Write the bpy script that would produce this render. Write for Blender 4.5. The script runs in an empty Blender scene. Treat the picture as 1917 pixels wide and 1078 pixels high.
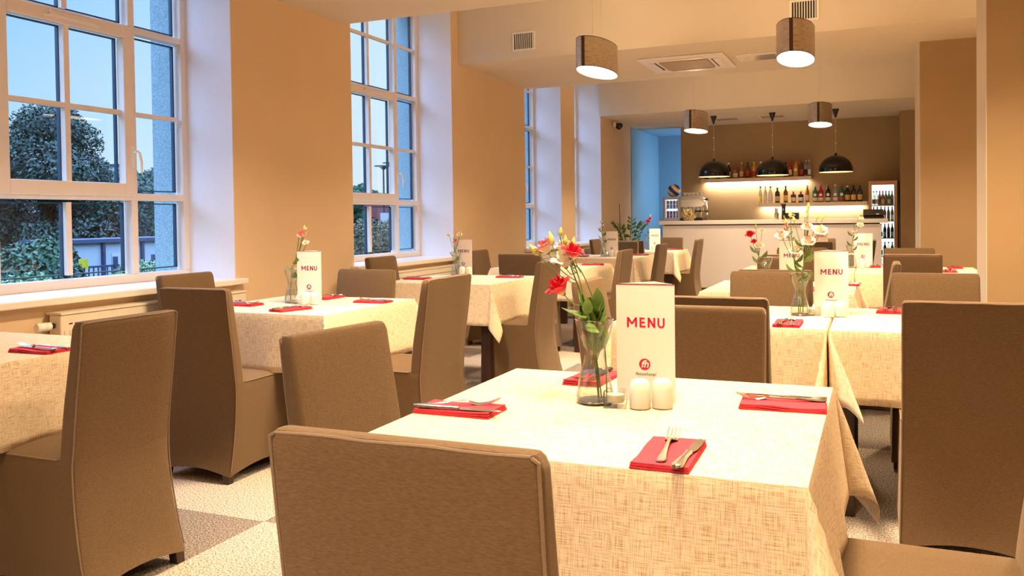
import bpy, math, random
import numpy as np
from mathutils import Vector, Matrix
random.seed(7)
SC = bpy.context.scene
COL = SC.collection
R = math.radians

# ------------------------------------------------------------------ camera
F_PX, YAW, PITCH, ROLL, CY = 1610.16, 0.4006984, 0.0201251, -0.0134718, 440.56
cam_d = bpy.data.cameras.new('camera'); cam = bpy.data.objects.new('camera', cam_d); COL.objects.link(cam)
_f = Vector((-math.sin(YAW)*math.cos(PITCH), math.cos(YAW)*math.cos(PITCH), -math.sin(PITCH)))
_r = Vector((math.cos(YAW), math.sin(YAW), 0)); _u = _r.cross(_f)
_r2 = _r*math.cos(ROLL)+_u*math.sin(ROLL); _u2 = -_r*math.sin(ROLL)+_u*math.cos(ROLL)
M = Matrix((( _r2.x, _u2.x, -_f.x), (_r2.y, _u2.y, -_f.y), (_r2.z, _u2.z, -_f.z))).to_4x4()
M.translation = Vector((0, 0, 1.22)); cam.matrix_world = M
cam_d.sensor_fit = 'HORIZONTAL'; cam_d.sensor_width = 36.0
cam_d.lens = 36.0*F_PX/1917.0
cam_d.shift_y = -(539.0-CY)/1917.0
cam_d.clip_start = 0.05; cam_d.clip_end = 600
SC.camera = cam

# ------------------------------------------------------------------ exposure, world
SC.view_settings.view_transform = 'Standard'; SC.view_settings.look = 'None'
SC.view_settings.gamma = 1.0; SC.view_settings.use_curve_mapping = False
SC.view_settings.exposure = 0.1
SC.cycles.use_denoising = True
SC.cycles.max_bounces = 10; SC.cycles.diffuse_bounces = 5; SC.cycles.transparent_max_bounces = 16
SC.cycles.transmission_bounces = 8; SC.cycles.glossy_bounces = 4
SC.cycles.sample_clamp_indirect = 4.0
SC.cycles.caustics_reflective = False; SC.cycles.caustics_refractive = False
WARM = (1.0, 0.72, 0.43)

world = bpy.data.worlds.new('dusk_sky'); SC.world = world; world.use_nodes = True
wn = world.node_tree.nodes; wl = world.node_tree.links; wn.clear()
wo = wn.new('ShaderNodeOutputWorld'); wb = wn.new('ShaderNodeBackground'); wl.new(wb.outputs[0], wo.inputs[0])
tc = wn.new('ShaderNodeTexCoord'); sx = wn.new('ShaderNodeSeparateXYZ'); wl.new(tc.outputs['Generated'], sx.inputs[0])
def wramp(stops):
    r = wn.new('ShaderNodeValToRGB'); wl.new(sx.outputs['Z'], r.inputs[0]); e = r.color_ramp.elements
    e[0].position, e[0].color = stops[0][0], (*stops[0][1], 1); e[1].position, e[1].color = stops[-1][0], (*stops[-1][1], 1)
    for p, c in stops[1:-1]: k = e.new(p); k.color = (*c, 1)
    return r
west = wramp([(0.0, (.58, .80, .98)), (0.08, (.46, .76, 1.0)), (0.25, (.24, .58, 1.04)), (0.40, (2.7, 4.5, 8.2)), (1.0, (3.9, 6.4, 11.))])
north = wramp([(0.0, (.78, .90, 1.0)), (0.1, (.70, .88, 1.0)), (0.33, (.56, .84, 1.0)), (0.45, (2.7, 4.5, 8.2)), (1.0, (3.9, 6.4, 11.))])
mr = wn.new('ShaderNodeMapRange'); mr.inputs[1].default_value = .55; mr.inputs[2].default_value = .82; wl.new(sx.outputs['Y'], mr.inputs[0])
mx = wn.new('ShaderNodeMix'); mx.data_type = 'RGBA'; wl.new(mr.outputs[0], mx.inputs[0]); wl.new(west.outputs[0], mx.inputs[6]); wl.new(north.outputs[0], mx.inputs[7])
wl.new(mx.outputs[2], wb.inputs[0]); wb.inputs[1].default_value = 1.0

# ------------------------------------------------------------------ materials
def mat(name, col, rough=.6, metal=0., spec=.5, **kw):
    m = bpy.data.materials.new(name); m.use_nodes = True; nt = m.node_tree; b = nt.nodes['Principled BSDF']
    b.inputs['Base Color'].default_value = (*col, 1); b.inputs['Roughness'].default_value = rough
    b.inputs['Metallic'].default_value = metal; b.inputs['Specular IOR Level'].default_value = spec
    if 'em' in kw:
        b.inputs['Emission Color'].default_value = (*kw['em'], 1); b.inputs['Emission Strength'].default_value = kw.get('es', 1)
    if 'trans' in kw: b.inputs['Transmission Weight'].default_value = kw['trans']; b.inputs['IOR'].default_value = kw.get('ior', 1.45)
    if 'sheen' in kw: b.inputs['Sheen Weight'].default_value = kw['sheen']; b.inputs['Sheen Roughness'].default_value = .45; b.inputs['Sheen Tint'].default_value = (.9, .75, .6, 1)
    if 'sss' in kw: b.inputs['Subsurface Weight'].default_value = kw['sss']; b.inputs['Subsurface Radius'].default_value = (.01, .006, .003)
    # quiet procedural variation and grain
    var, scale, bump = kw.get('var', .06), kw.get('scale', 30.), kw.get('bump', 0.)
    if 'trans' not in kw:
        t = nt.nodes.new('ShaderNodeTexCoord'); mp = nt.nodes.new('ShaderNodeMapping'); mp.inputs['Scale'].default_value = kw.get('stretch', (1, 1, 1))
        nt.links.new(t.outputs['Object'], mp.inputs[0])
        n = nt.nodes.new('ShaderNodeTexNoise'); n.inputs['Scale'].default_value = scale; n.inputs['Detail'].default_value = 4
        nt.links.new(mp.outputs[0], n.inputs['Vector'])
        r = nt.nodes.new('ShaderNodeValToRGB'); nt.links.new(n.outputs[0], r.inputs[0])
        r.color_ramp.elements[0].position = .3; r.color_ramp.elements[1].position = .7
        c2 = kw.get('col2')
        r.color_ramp.elements[0].color = (*(c2 if c2 else [c*(1-var) for c in col]), 1)
        r.color_ramp.elements[1].color = (*[min(1, c*(1+var)) for c in col], 1)
        nt.links.new(r.outputs[0], b.inputs['Base Color'])
        if bump:
            bp = nt.nodes.new('ShaderNodeBump'); bp.inputs['Strength'].default_value = bump; bp.inputs['Distance'].default_value = kw.get('bd', .002)
            nt.links.new(n.outputs[0], bp.inputs['Height']); nt.links.new(bp.outputs[0], b.inputs['Normal'])
    return m

def cloth_mat():
    m = bpy.data.materials.new('linen_weave'); m.use_nodes = True; nt = m.node_tree; b = nt.nodes['Principled BSDF']; L = nt.links
    b.inputs['Roughness'].default_value = .85; b.inputs['Specular IOR Level'].default_value = .15
    uv = nt.nodes.new('ShaderNodeUVMap')
    outs = []
    for s in ((26, 520, 1), (520, 26, 1)):
        mp = nt.nodes.new('ShaderNodeMapping'); mp.inputs['Scale'].default_value = s; L.new(uv.outputs[0], mp.inputs[0])
        n = nt.nodes.new('ShaderNodeTexNoise'); n.inputs['Scale'].default_value = 1; n.inputs['Detail'].default_value = 1; L.new(mp.outputs[0], n.inputs['Vector'])
        outs.append(n.outputs[0])
    a = nt.nodes.new('ShaderNodeMath'); a.operation = 'ADD'; L.new(outs[0], a.inputs[0]); L.new(outs[1], a.inputs[1])
    r = nt.nodes.new('ShaderNodeValToRGB'); L.new(a.outputs[0], r.inputs[0])
    d = nt.nodes.new('ShaderNodeMath'); d.operation = 'MULTIPLY'; d.inputs[1].default_value = .5; L.new(a.outputs[0], d.inputs[0]); L.new(d.outputs[0], r.inputs[0])
    e = r.color_ramp.elements; e[0].position = .36; e[0].color = (.56, .39, .20, 1); e[1].position = .54; e[1].color = (.90, .77, .57, 1)
    L.new(r.outputs[0], b.inputs['Base Color'])
    bp = nt.nodes.new('ShaderNodeBump'); bp.inputs['Strength'].default_value = .35; bp.inputs['Distance'].default_value = .001; L.new(d.outputs[0], bp.inputs['Height']); L.new(bp.outputs[0], b.inputs['Normal'])
    return m

def carpet_mat():
    m = bpy.data.materials.new('carpet_tiles'); m.use_nodes = True; nt = m.node_tree; b = nt.nodes['Principled BSDF']; L = nt.links
    b.inputs['Roughness'].default_value = .95; b.inputs['Specular IOR Level'].default_value = .05
    t = nt.nodes.new('ShaderNodeTexCoord')
    n = nt.nodes.new('ShaderNodeTexNoise'); n.inputs['Scale'].default_value = 150; n.inputs['Detail'].default_value = 3; L.new(t.outputs['Object'], n.inputs['Vector'])
    r = nt.nodes.new('ShaderNodeValToRGB'); L.new(n.outputs[0], r.inputs[0]); e = r.color_ramp.elements
    e[0].position = .38; e[0].color = (.20, .15, .12, 1); e[1].position = .62; e[1].color = (.85, .76, .68, 1)
    sp = nt.nodes.new('ShaderNodeSeparateXYZ'); L.new(t.outputs['Object'], sp.inputs[0])
    mp = nt.nodes.new('ShaderNodeMapping'); mp.inputs['Scale'].default_value = (2, 2, 0); mp.inputs['Location'].default_value = (5.6, 1.4, 0); L.new(t.outputs['Object'], mp.inputs[0])
    ff = nt.nodes.new('ShaderNodeVectorMath'); ff.operation = 'FLOOR'; L.new(mp.outputs[0], ff.inputs[0])
    w = nt.nodes.new('ShaderNodeTexWhiteNoise'); L.new(ff.outputs[0], w.inputs['Vector'])
    q = nt.nodes.new('ShaderNodeMapRange'); q.inputs[1].default_value = .72; q.inputs[2].default_value = .74; q.inputs[3].default_value = 1.; q.inputs[4].default_value = .5; L.new(w.outputs['Value'], q.inputs[0])
    mm = nt.nodes.new('ShaderNodeMix'); mm.data_type = 'RGBA'; mm.blend_type = 'MULTIPLY'; mm.inputs[0].default_value = 1
    L.new(r.outputs[0], mm.inputs[6]); L.new(q.outputs[0], mm.inputs[7]); L.new(mm.outputs[2], b.inputs['Base Color'])
    bp = nt.nodes.new('ShaderNodeBump'); bp.inputs['Strength'].default_value = .7; bp.inputs['Distance'].default_value = .004; L.new(n.outputs[0], bp.inputs['Height']); L.new(bp.outputs[0], b.inputs['Normal'])
    return m

def pane_mat(name, tint=(1, 1, 1), refl=.9):
    m = bpy.data.materials.new(name); m.use_nodes = True; nt = m.node_tree; nt.nodes.clear(); L = nt.links
    o = nt.nodes.new('ShaderNodeOutputMaterial'); tr = nt.nodes.new('ShaderNodeBsdfTransparent'); g = nt.nodes.new('ShaderNodeBsdfGlossy')
    tr.inputs[0].default_value = (*tint, 1); g.inputs['Roughness'].default_value = .01
    fr = nt.nodes.new('ShaderNodeLayerWeight'); fr.inputs[0].default_value = .5
    p5 = nt.nodes.new('ShaderNodeMath'); p5.operation = 'POWER'; p5.inputs[1].default_value = 5; L.new(fr.outputs['Facing'], p5.inputs[0])
    mu = nt.nodes.new('ShaderNodeMath'); mu.operation = 'MULTIPLY_ADD'; mu.inputs[1].default_value = .9*refl; mu.inputs[2].default_value = .035*refl; L.new(p5.outputs[0], mu.inputs[0])
    mi = nt.nodes.new('ShaderNodeMixShader'); L.new(mu.outputs[0], mi.inputs[0]); L.new(tr.outputs[0], mi.inputs[1]); L.new(g.outputs[0], mi.inputs[2]); L.new(mi.outputs[0], o.inputs[0])
    return m

def petal_mat(name, base, edge, lo=.55, hi=.95):
    m = mat(name, base, .55, sss=.15); nt = m.node_tree; L = nt.links; b = nt.nodes['Principled BSDF']
    uv = nt.nodes.new('ShaderNodeUVMap'); s = nt.nodes.new('ShaderNodeSeparateXYZ'); L.new(uv.outputs[0], s.inputs[0])
    r = nt.nodes.new('ShaderNodeValToRGB'); L.new(s.outputs['Y'], r.inputs[0]); e = r.color_ramp.elements
    e[0].position = lo; e[0].color = (*base, 1); e[1].position = hi; e[1].color = (*edge, 1)
    L.new(r.outputs[0], b.inputs['Base Color']); return m

def stripe_mat(name, stops, axis='Z', rough=.3):
    """bands along one object axis: [(upper limit, colour), ...]"""
    m = mat(name, stops[0][1], rough); nt = m.node_tree; L = nt.links; b = nt.nodes['Principled BSDF']
    t = nt.nodes.new('ShaderNodeTexCoord'); s = nt.nodes.new('ShaderNodeSeparateXYZ'); L.new(t.outputs['Generated'], s.inputs[0])
    r = nt.nodes.new('ShaderNodeValToRGB'); r.color_ramp.interpolation = 'CONSTANT'; L.new(s.outputs[axis], r.inputs[0]); e = r.color_ramp.elements
    e[0].position = 0; e[0].color = (*stops[0][1], 1); e[1].position = stops[0][0]; e[1].color = (*stops[1][1], 1)
    for i in range(1, len(stops)-1):
        k = e.new(stops[i][0]); k.color = (*stops[i+1][1], 1)
    L.new(r.outputs[0], b.inputs['Base Color']); return m

MT = {}
MT['wall'] = mat('cream_wall_paint', (.74, .56, .37), .8, spec=.2, var=.02, scale=3, bump=.05)
MT['reveal'] = mat('white_reveal_paint', (.84, .82, .84), .8, spec=.2, var=.01)
MT['beam'] = mat('white_ceiling_paint', (.68, .59, .46), .8, spec=.2, var=.015, scale=3)
MT['taupe'] = mat('taupe_wall_paint', (.38, .26, .135), .6, spec=.3, var=.03, scale=3)
MT['blue'] = mat('pale_blue_wall_paint', (.25, .42, .56), .7, var=.03, scale=2)
MT['carpet'] = carpet_mat()
MT['pvc'] = mat('white_window_pvc', (.84, .76, .68), .35, var=.01)
MT['gasket'] = mat('dark_window_gasket', (.02, .05, .10), .5)
MT['pane'] = pane_mat('window_glass', (.97, .99, 1.0))
MT['sill'] = mat('white_sill_laminate', (.86, .80, .72), .3, var=.01)
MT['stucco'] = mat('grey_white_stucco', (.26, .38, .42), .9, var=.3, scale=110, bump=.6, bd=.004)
MT['rad'] = mat('cream_radiator_enamel', (.82, .72, .56), .4, var=.01)
MT['dark'] = mat('black_plastic', (.012, .011, .010), .35)
MT['slot'] = mat('dark_slot', (.02, .018, .015), .8)
MT['chair'] = mat('taupe_chair_fabric', (.165, .106, .058), .85, spec=.10, sheen=.3, col2=(.120, .076, .040), scale=420, stretch=(.25, 1, 1), bump=.25, bd=.0008)
MT['piping'] = mat('taupe_piping', (.22, .155, .10), .7, scale=200)
MT['wood'] = mat('dark_stained_wood', (.035, .016, .010), .4, var=.3, scale=12, stretch=(8, 8, 1))
MT['cloth'] = cloth_mat()
MT['napkin'] = mat('red_paper_napkin', (.66, .045, .075), .75, spec=.2, var=.12, scale=90, bump=.4)
MT['steel'] = mat('polished_steel', (.78, .74, .68), .16, metal=1., var=.02)
MT['card'] = mat('white_card', (.94, .91, .86), .5, var=.01)
MT['red'] = mat('crimson_print', (.55, .0, .07), .5)
MT['ink'] = mat('grey_print', (.10, .08, .08), .6)
MT['plum'] = mat('plum_print', (.22, .0, .09), .5)
MT['porcelain'] = mat('white_porcelain', (.92, .89, .82), .12, var=.01)
MT['glass'] = mat('clear_glass', (1, 1, 1), .0, trans=1., ior=1.45)
MT['thin'] = pane_mat('thin_clear_glass', (.95, .97, .96), 2.2)
MT['water'] = mat('water', (1, 1, 1), .0, trans=1., ior=1.33)
MT['wax'] = mat('cream_wax', (.9, .8, .6), .5, sss=.3)
MT['flame'] = mat('candle_flame', (1, .8, .4), .5, em=(1, .75, .35), es=12)
MT['stem'] = mat('green_stem', (.10, .20, .04), .5, var=.2)
MT['leaf'] = mat('green_leaf', (.06, .15, .02), .45, col2=(.16, .26, .05), scale=60)
MT['bud'] = mat('yellow_green_bud', (.62, .60, .22), .5, col2=(.35, .45, .10), scale=60)
MT['pink'] = petal_mat('pink_edged_petal', (.94, .82, .66), (.78, .10, .14), .55, .95)
MT['rimmed'] = petal_mat('pink_rimmed_cream_petal', (.95, .82, .68), (.62, .05, .12), .86, .97)
MT['redp'] = petal_mat('red_petal', (.92, .62, .45), (.66, .015, .04), .12, .42)
MT['white'] = petal_mat('cream_petal', (.80, .74, .45), (.95, .88, .72), .1, .6)
MT['lampfab'] = mat('brushed_bronze_shade', (.62, .52, .40), .40, metal=.5, col2=(.36, .28, .20), scale=60, stretch=(.3, .3, 4))
MT['opal'] = mat('lit_opal_diffuser', (1, .95, .85), .5, em=(1, .84, .58), es=9)
MT['domein'] = mat('cream_lamp_inside', (.9, .75, .45), .5, em=(1, .72, .30), es=1.2)
MT['domeout'] = mat('glossy_black_enamel', (.010, .008, .007), .08)
MT['cord'] = mat('pale_cord', (.75, .65, .5), .5)
MT['wire'] = mat('steel_wire', (.75, .62, .45), .3, metal=1)
MT['led'] = mat('led_strip', (1, 1, 1), .5, em=(1, .93, .84), es=22)
MT['shelf'] = mat('light_wood_shelf', (.74, .58, .43), .5, var=.12, scale=14, stretch=(1, 6, 6))
MT['counter'] = mat('white_counter_laminate', (.92, .86, .80), .35, var=.01)
MT['kick'] = mat('grey_toe_kick', (.16, .13, .11), .5)
MT['plastic'] = mat('white_plastic', (.82, .76, .68), .4, var=.01)
MT['acgrille'] = mat('brown_ac_grille', (.38, .27, .17), .6, var=.1, scale=120)

# ------------------------------------------------------------------ mesh builder
class MB:
    def __init__(s): s.v = []; s.f = []; s.uv = {}
    def add(s, vs, fs, uvs=None):
        o = len(s.v); s.v += [tuple(v) for v in vs]
        for f in fs: s.f.append(tuple(o+i for i in f))
        if uvs:
            for i, u in enumerate(uvs): s.uv[o+i] = u
        return s
    def box(s, x0, x1, y0, y1, z0, z1):
        return s.add([(x, y, z) for x in (x0, x1) for y in (y0, y1) for z in (z0, z1)],
                     [(0, 1, 3, 2), (4, 6, 7, 5), (0, 4, 5, 1), (2, 3, 7, 6), (0, 2, 6, 4), (1, 5, 7, 3)])
    def rings(s, rs, cap0=True, cap1=True, closed=True, uv=False):
        n = len(rs[0]); vs = [p for r in rs for p in r]; fs = []
        for k in range(len(rs)-1):
            for i in range(n if closed else n-1):
                j = (i+1) % n; fs.append((k*n+i, k*n+j, (k+1)*n+j, (k+1)*n+i))
        if cap0: fs.append(tuple(range(n-1, -1, -1)))
        if cap1: fs.append(tuple((len(rs)-1)*n+i for i in range(n)))
        uvs = [(i/(n-1), k/(len(rs)-1)) for k in range(len(rs)) for i in range(n)] if uv else None
        return s.add(vs, fs, uvs)
    def lathe(s, prof, n=24, c=(0, 0, 0), cap0=True, cap1=True, sx=1, sy=1):
        return s.rings([[(c[0]+r*sx*math.cos(2*math.pi*i/n), c[1]+r*sy*math.sin(2*math.pi*i/n), c[2]+z) for i in range(n)] for r, z in prof], cap0, cap1)
    def tube(s, pts, rad, n=8):
        pts = [Vector(p) for p in pts]; rs = []
        rad = rad if isinstance(rad, (list, tuple)) else [rad]*len(pts)
        up = None
        for i, p in enumerate(pts):
            t = (pts[min(i+1, len(pts)-1)]-pts[max(i-1, 0)]).normalized()
            if up is None: up = Vector((0, 0, 1)) if abs(t.z) < .9 else Vector((1, 0, 0))
            a = t.cross(up).normalized(); b = a.cross(t).normalized(); up = b
            rs.append([tuple(p+a*rad[i]*math.cos(2*math.pi*k/n)+b*rad[i]*math.sin(2*math.pi*k/n)) for k in range(n)])
        return s.rings(rs)
    def sphere(s, c, r, n=16, m=10, sz=1):
        return s.lathe([(max(1e-4, r*math.sin(math.pi*k/m)), -r*sz*math.cos(math.pi*k/m)) for k in range(m+1)], n, c)
    def mesh(s, name, m, smooth=True):
        me = bpy.data.meshes.new(name); me.from_pydata(s.v, [], s.f); me.materials.append(m)
        if smooth: me.polygons.foreach_set('use_smooth', [True]*len(me.polygons))
        if s.uv:
            l = me.uv_layers.new(name='UVMap'); vi = np.empty(len(me.loops), dtype=np.int32); me.loops.foreach_get('vertex_index', vi)
            arr = np.zeros((len(s.v), 2)); 
            for k, u in s.uv.items(): arr[k] = u
            l.data.foreach_set('uv', arr[vi].ravel())
        me.update(); return me
    def build(s, name, m, parent=None, bevel=0, smooth=None, loc=(0, 0, 0), rz=0):
        sm = smooth if smooth is not None else (bevel == 0)
        o = bpy.data.objects.new(name, s.mesh(name, m, sm)); COL.objects.link(o)
        if parent: o.parent = parent
        o.location = loc; o.rotation_euler = (0, 0, rz)
        if bevel:
            b = o.modifiers.new('bevel', 'BEVEL'); b.width = bevel; b.segments = 2; b.limit_method = 'ANGLE'
        elif sm: o.data.set_sharp_from_angle(angle=R(40))
        return o

def empty(name, loc=(0, 0, 0), rz=0):
    o = bpy.data.objects.new(name, None); COL.objects.link(o); o.location = loc; o.rotation_euler = (0, 0, rz); o.empty_display_size = .05; return o
def tag(o, label, cat, group=None, kind=None):
    o['label'] = label; o['category'] = cat
    if group: o['group'] = group
    if kind: o['kind'] = kind
    return o
def thing(name, label, cat, loc=(0, 0, 0), rz=0, group=None): return tag(empty(name, loc, rz), label, cat, group)
def struct(o, label=None):
    o['kind'] = 'structure'
    if label: o['label'] = label
    return o
KIDS = {}
def kids(o): return [c for c in bpy.data.objects if c.parent == o]
def dup(src, loc, rz=0, label=None, group=None, scale=None):
    if src.name not in KIDS: KIDS[src.name] = [(c, kids(c)) for c in kids(src)]
    r = src.copy(); COL.objects.link(r); r.location = loc; r.rotation_euler = (0, 0, rz)
    if scale: r.scale = scale
    if label: r['label'] = label
    if group: r['group'] = group
    for c, gs in KIDS[src.name]:
        k = c.copy(); COL.objects.link(k); k.parent = r
        for g in gs: q = g.copy(); COL.objects.link(q); q.parent = k
    return r
class Proto:
    """the first placement moves the original, the rest copy it"""
    def __init__(s, o): s.o = o; s.used = False
    def put(s, loc, rz=0, label=None, group=None, scale=None):
        if not s.used: s.used = True; s.first = (loc, rz, label, group, scale); return dup(s.o, loc, rz, label, group, scale)
        return dup(s.o, loc, rz, label, group, scale)
    def done(s):
        for c in kids(s.o):
            for g in kids(c): bpy.data.objects.remove(g)
            bpy.data.objects.remove(c)
        bpy.data.objects.remove(s.o)

# ------------------------------------------------------------------ the room
XW, XF, XE = -3.87, -4.25, -4.47          # wall face, window frame face, outer face
ZC = 3.55; ZS = 2.77; YB = 14.85; YN = -2.2; XR = 2.6
struct(MB().box(XE, XR+.2, YN, 16.6, -.12, 0).build('floor', MT['carpet'], smooth=False))
struct(MB().box(XE, XR+.2, YN-.2, 16.6, ZC, ZC+.2).build('ceiling', MT['beam'], smooth=False))
struct(MB().box(XR, XR+.2, YN, 16.6, 0, ZC).build('wall_right', MT['wall'], smooth=False))
struct(MB().box(XE, XR+.2, YN-.2, YN, 0, ZC).build('wall_near', MT['wall'], smooth=False))
wins = [(-.9, .9), (2.64, 4.48), (5.87, 7.65), (9.57, 10.86), (11.41, 12.66)]
ZT = 3.36
w = MB(); y = YN
for a, b_ in wins:
    w.box(XE, XW, y, a, 0, ZC); w.box(XE, XW, a, b_, 0, .815); w.box(XE, XW, a, b_, ZT, ZC); y = b_
w.box(XE, XW, y, 16.6, 0, ZC)
struct(w.build('wall_left', MT['wall'], smooth=False))
# outer stucco skin, seen through the panes in the window reveals
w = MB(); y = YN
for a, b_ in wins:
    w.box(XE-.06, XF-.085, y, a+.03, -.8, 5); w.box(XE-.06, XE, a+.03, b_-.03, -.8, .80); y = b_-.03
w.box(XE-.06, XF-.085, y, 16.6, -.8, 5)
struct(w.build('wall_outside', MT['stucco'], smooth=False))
# beams
for k, (a, b_) in enumerate([(-1.3, .5), (3.95, 5.79), (7.80, 9.65), (12.6, 14.72)]):
    struct(MB().box(XW, XR, a, b_, ZS if k < 3 else 2.75, ZC).build('trim_%d' % (k+1), MT['beam'], smooth=False), 'broad white ceiling beam crossing the room')
# bar back wall, with opening to the blue passage on its left
struct(MB().box(-3.10, XR, YB, YB+.15, 0, ZC).box(XW, -3.10, 14.72, YB+.15, 2.75, ZC).box(-3.10, XR, 14.72, YB, 2.75, ZC).build('wall_back', MT['taupe'], smooth=False))
struct(MB().box(-3.10, XR, 14.72, YB-.001, 2.749, 2.76).build('trim_5', MT['beam'], smooth=False))
struct(MB().box(XW-.005, XW+.012, YB-.45, 16.5, 0, 2.745).box(XW, -2.2, 16.4, 16.5, 0, 2.8).build('wall_passage', MT['blue'], smooth=False))
struct(MB().box(XW, -2.2, YB+.15, 16.4, 2.75, 2.82).build('trim_6', MT['blue'], smooth=False))
struct(MB().box(-2.2, -2.1, YB+.15, 16.5, 0, 2.8).build('wall_passage_right', MT['blue'], smooth=False))
struct(MB().box(-3.18, -3.15, 16.385, 16.40, 0, 2.05).box(-3.18, -2.4, 16.385, 16.4, 2.02, 2.05).build('door_1', MT['blue'], smooth=False))
# columns
def column(n, x0, x1, y0, y1):
    o = struct(MB().box(x0, x1, y0, y1, 0, ZS+.02).build('wall_column' if n is None else n, MT['taupe'], smooth=False), 'square taupe painted column')
    return o
column('trim_7', .53, 1.15, 5.08, 5.52)
column('trim_8', .37, 1.15, 8.68, 9.64)
column('trim_9', .335, 1.2, 14.15, YB)
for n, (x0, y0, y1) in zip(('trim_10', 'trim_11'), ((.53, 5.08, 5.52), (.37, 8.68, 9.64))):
    struct(MB().box(x0-.004, x0, y0, y1, 0, ZS).build(n, MT['beam'], smooth=False), 'column side face with daylight painted in as paler colour')  # daylight on the column sides is put into this paler colour

# ------------------------------------------------------------------ windows
def window(n, y0, y1, cols):
    """cols: list of (ya, yb, wide) glazed columns"""
    root = empty('window_%d' % n, (XF, (y0+y1)/2, .85)); struct(root)
    O = lambda mb: mb
    fx0, fx1 = -.07, 0.
    cy = (y0+y1)/2; zb = .85
    def bx(m, a, b, c, d, e, f): m.box(a, b, c-cy, d-cy, e-zb, f-zb)
    fr = MB()
    bx(fr, fx0, fx1, y0, y1, .85, .905); bx(fr, fx0, fx1, y0, y1, ZT-.05, ZT)
    bx(fr, fx0, fx1, y0, y0+.05, .905, ZT-.05); bx(fr, fx0, fx1, y1-.05, y1, .905, ZT-.05)
    zt = [(1.36, 1.405), (2.40, 2.44)]
    for a, b in zt: bx(fr, fx0, fx1, y0+.05, y1-.05, a, b)
    for (ya, yb, wide), nx in zip(cols[:-1], cols[1:]): 
        for lo, hi in ((.905, 1.36), (1.405, 2.40), (2.44, ZT-.05)): bx(fr, fx0, fx1, yb, nx[0], lo, hi)
    fr.build('window_frame', MT['pvc'], root, bevel=.004)
    gk = MB(); gl = MB(); bars = MB()
    def glaze(ya, yb, za, zb_, bary, barz, out=0.):
        g = .012
        # glass set back with a dark gasket round it
        for q in ((ya, ya+g, za, zb_), (yb-g, yb, za, zb_), (ya, yb, za, za+g*.6), (ya, yb, zb_-g*.6, zb_)):
            bx(gk, -.066, -.045, q[0], q[1], q[2], q[3])
        bx(gl, -.058, -.054, ya, yb, za, zb_)
        for b in bary:
            bx(bars, -.045, -.018+out, b-.018, b+.018, za, zb_); bx(gk, -.072, -.047, b-.022, b+.01, za, zb_)
        for b in barz: bx(bars, -.046, -.019+out, ya, yb, b-.014, b+.014)
    sash = MB()
    for ya, yb, wide in cols:
        mid = [(ya+yb)/2] if wide else []
        glaze(ya+.02, yb-.02, .925, 1.345, mid, [])
        if wide:   # opening sash standing proud of the frame
            sa, sb = ya-.02, yb+.02
            for q in ((sa, sa+.075, 1.385, 2.43), (sb-.075, sb, 1.385, 2.43), (sa+.075, sb-.075, 1.385, 1.465), (sa+.075, sb-.075, 2.355, 2.43)):
                bx(sash, -.04, .018, *q)
            glaze(sa+.075, sb-.075, 1.465, 2.355, mid, [1.90], .01)
        else:
            glaze(ya+.02, yb-.02, 1.42, 2.385, [], [1.90])
        glaze(ya+.02, yb-.02, 2.455, ZT-.06, mid, [2.905])
    if sash.v: 
        so = sash.build('window_sash', MT['pvc'], root, bevel=.004)
        wc = [c for c in cols if c[2]][0]
        h = MB(); hy = wc[1]-.005-cy; h.box(.018, .026, hy-.014, hy+.014, 1.56-zb, 1.70-zb); h.tube([(.026, hy, 1.66-zb), (.06, hy, 1.66-zb), (.064, hy+.012, 1.655-zb), (.064, hy+.03, 1.60-zb), (.060, hy+.034, 1.53-zb)], [.008, .008, .009, .009, .006], 8)
        h.build('window_handle', MT['porcelain'], so)
        v = MB(); vy = (wc[0]+wc[1])/2-cy; v.box(.018, .034, vy-.13, vy+.17, 2.385-zb, 2.412-zb); v.box(.018, .028, vy-.16, vy+.20, 2.378-zb, 2.388-zb)
        v.build('trickle_vent', MT['pvc'], so, bevel=.003)
    gk.build('window_gasket', MT['gasket'], root, smooth=False)
    bars.build('glazing_bar', MT['pvc'], root, smooth=False)
    gl.build('window_pane', MT['pane'], root, smooth=False)
    rv = MB()
    for a, b in ((y0, y0+.004), (y1-.004, y1)): bx(rv, 0, .379, a, b, .85, ZT)
    bx(rv, 0, .379, y0+.004, y1-.004, ZT-.004, ZT)
    rv.build('reveal_lining', MT['reveal'], root, smooth=False)
    s = MB()
    s.add([(x, yy, z) for (x, z) in ((0, -.035), (.38, -.035), (.38, -.035), (.45, -.035), (.45, 0), (0, 0)) for yy in (y0-cy, y1-cy)][:0], [])
    s.box(-.002, .378, y0-cy, y1-cy, -.035, 0).box(.381, .45, y0-cy-.045, y1-cy+.045, -.037, 0)
    s.build('window_sill', MT['sill'], root, bevel=.006)
    return root
window(1, -.9, .9, [(-.84, -.45, 0), (-.40, .40, 1), (.45, .84, 0)])
window(2, 2.64, 4.48, [(2.70, 3.07, 0), (3.12, 3.995, 1), (4.045, 4.43, 0)])
window(3, 5.87, 7.65, [(5.92, 6.27, 0), (6.32, 7.19, 1), (7.24, 7.61, 0)])
window(4, 9.57, 10.86, [(9.62, 10.39, 1), (10.45, 10.81, 0)])
window(5, 11.41, 12.66, [(11.46, 12.2, 1), (12.25, 12.61, 0)])

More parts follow.
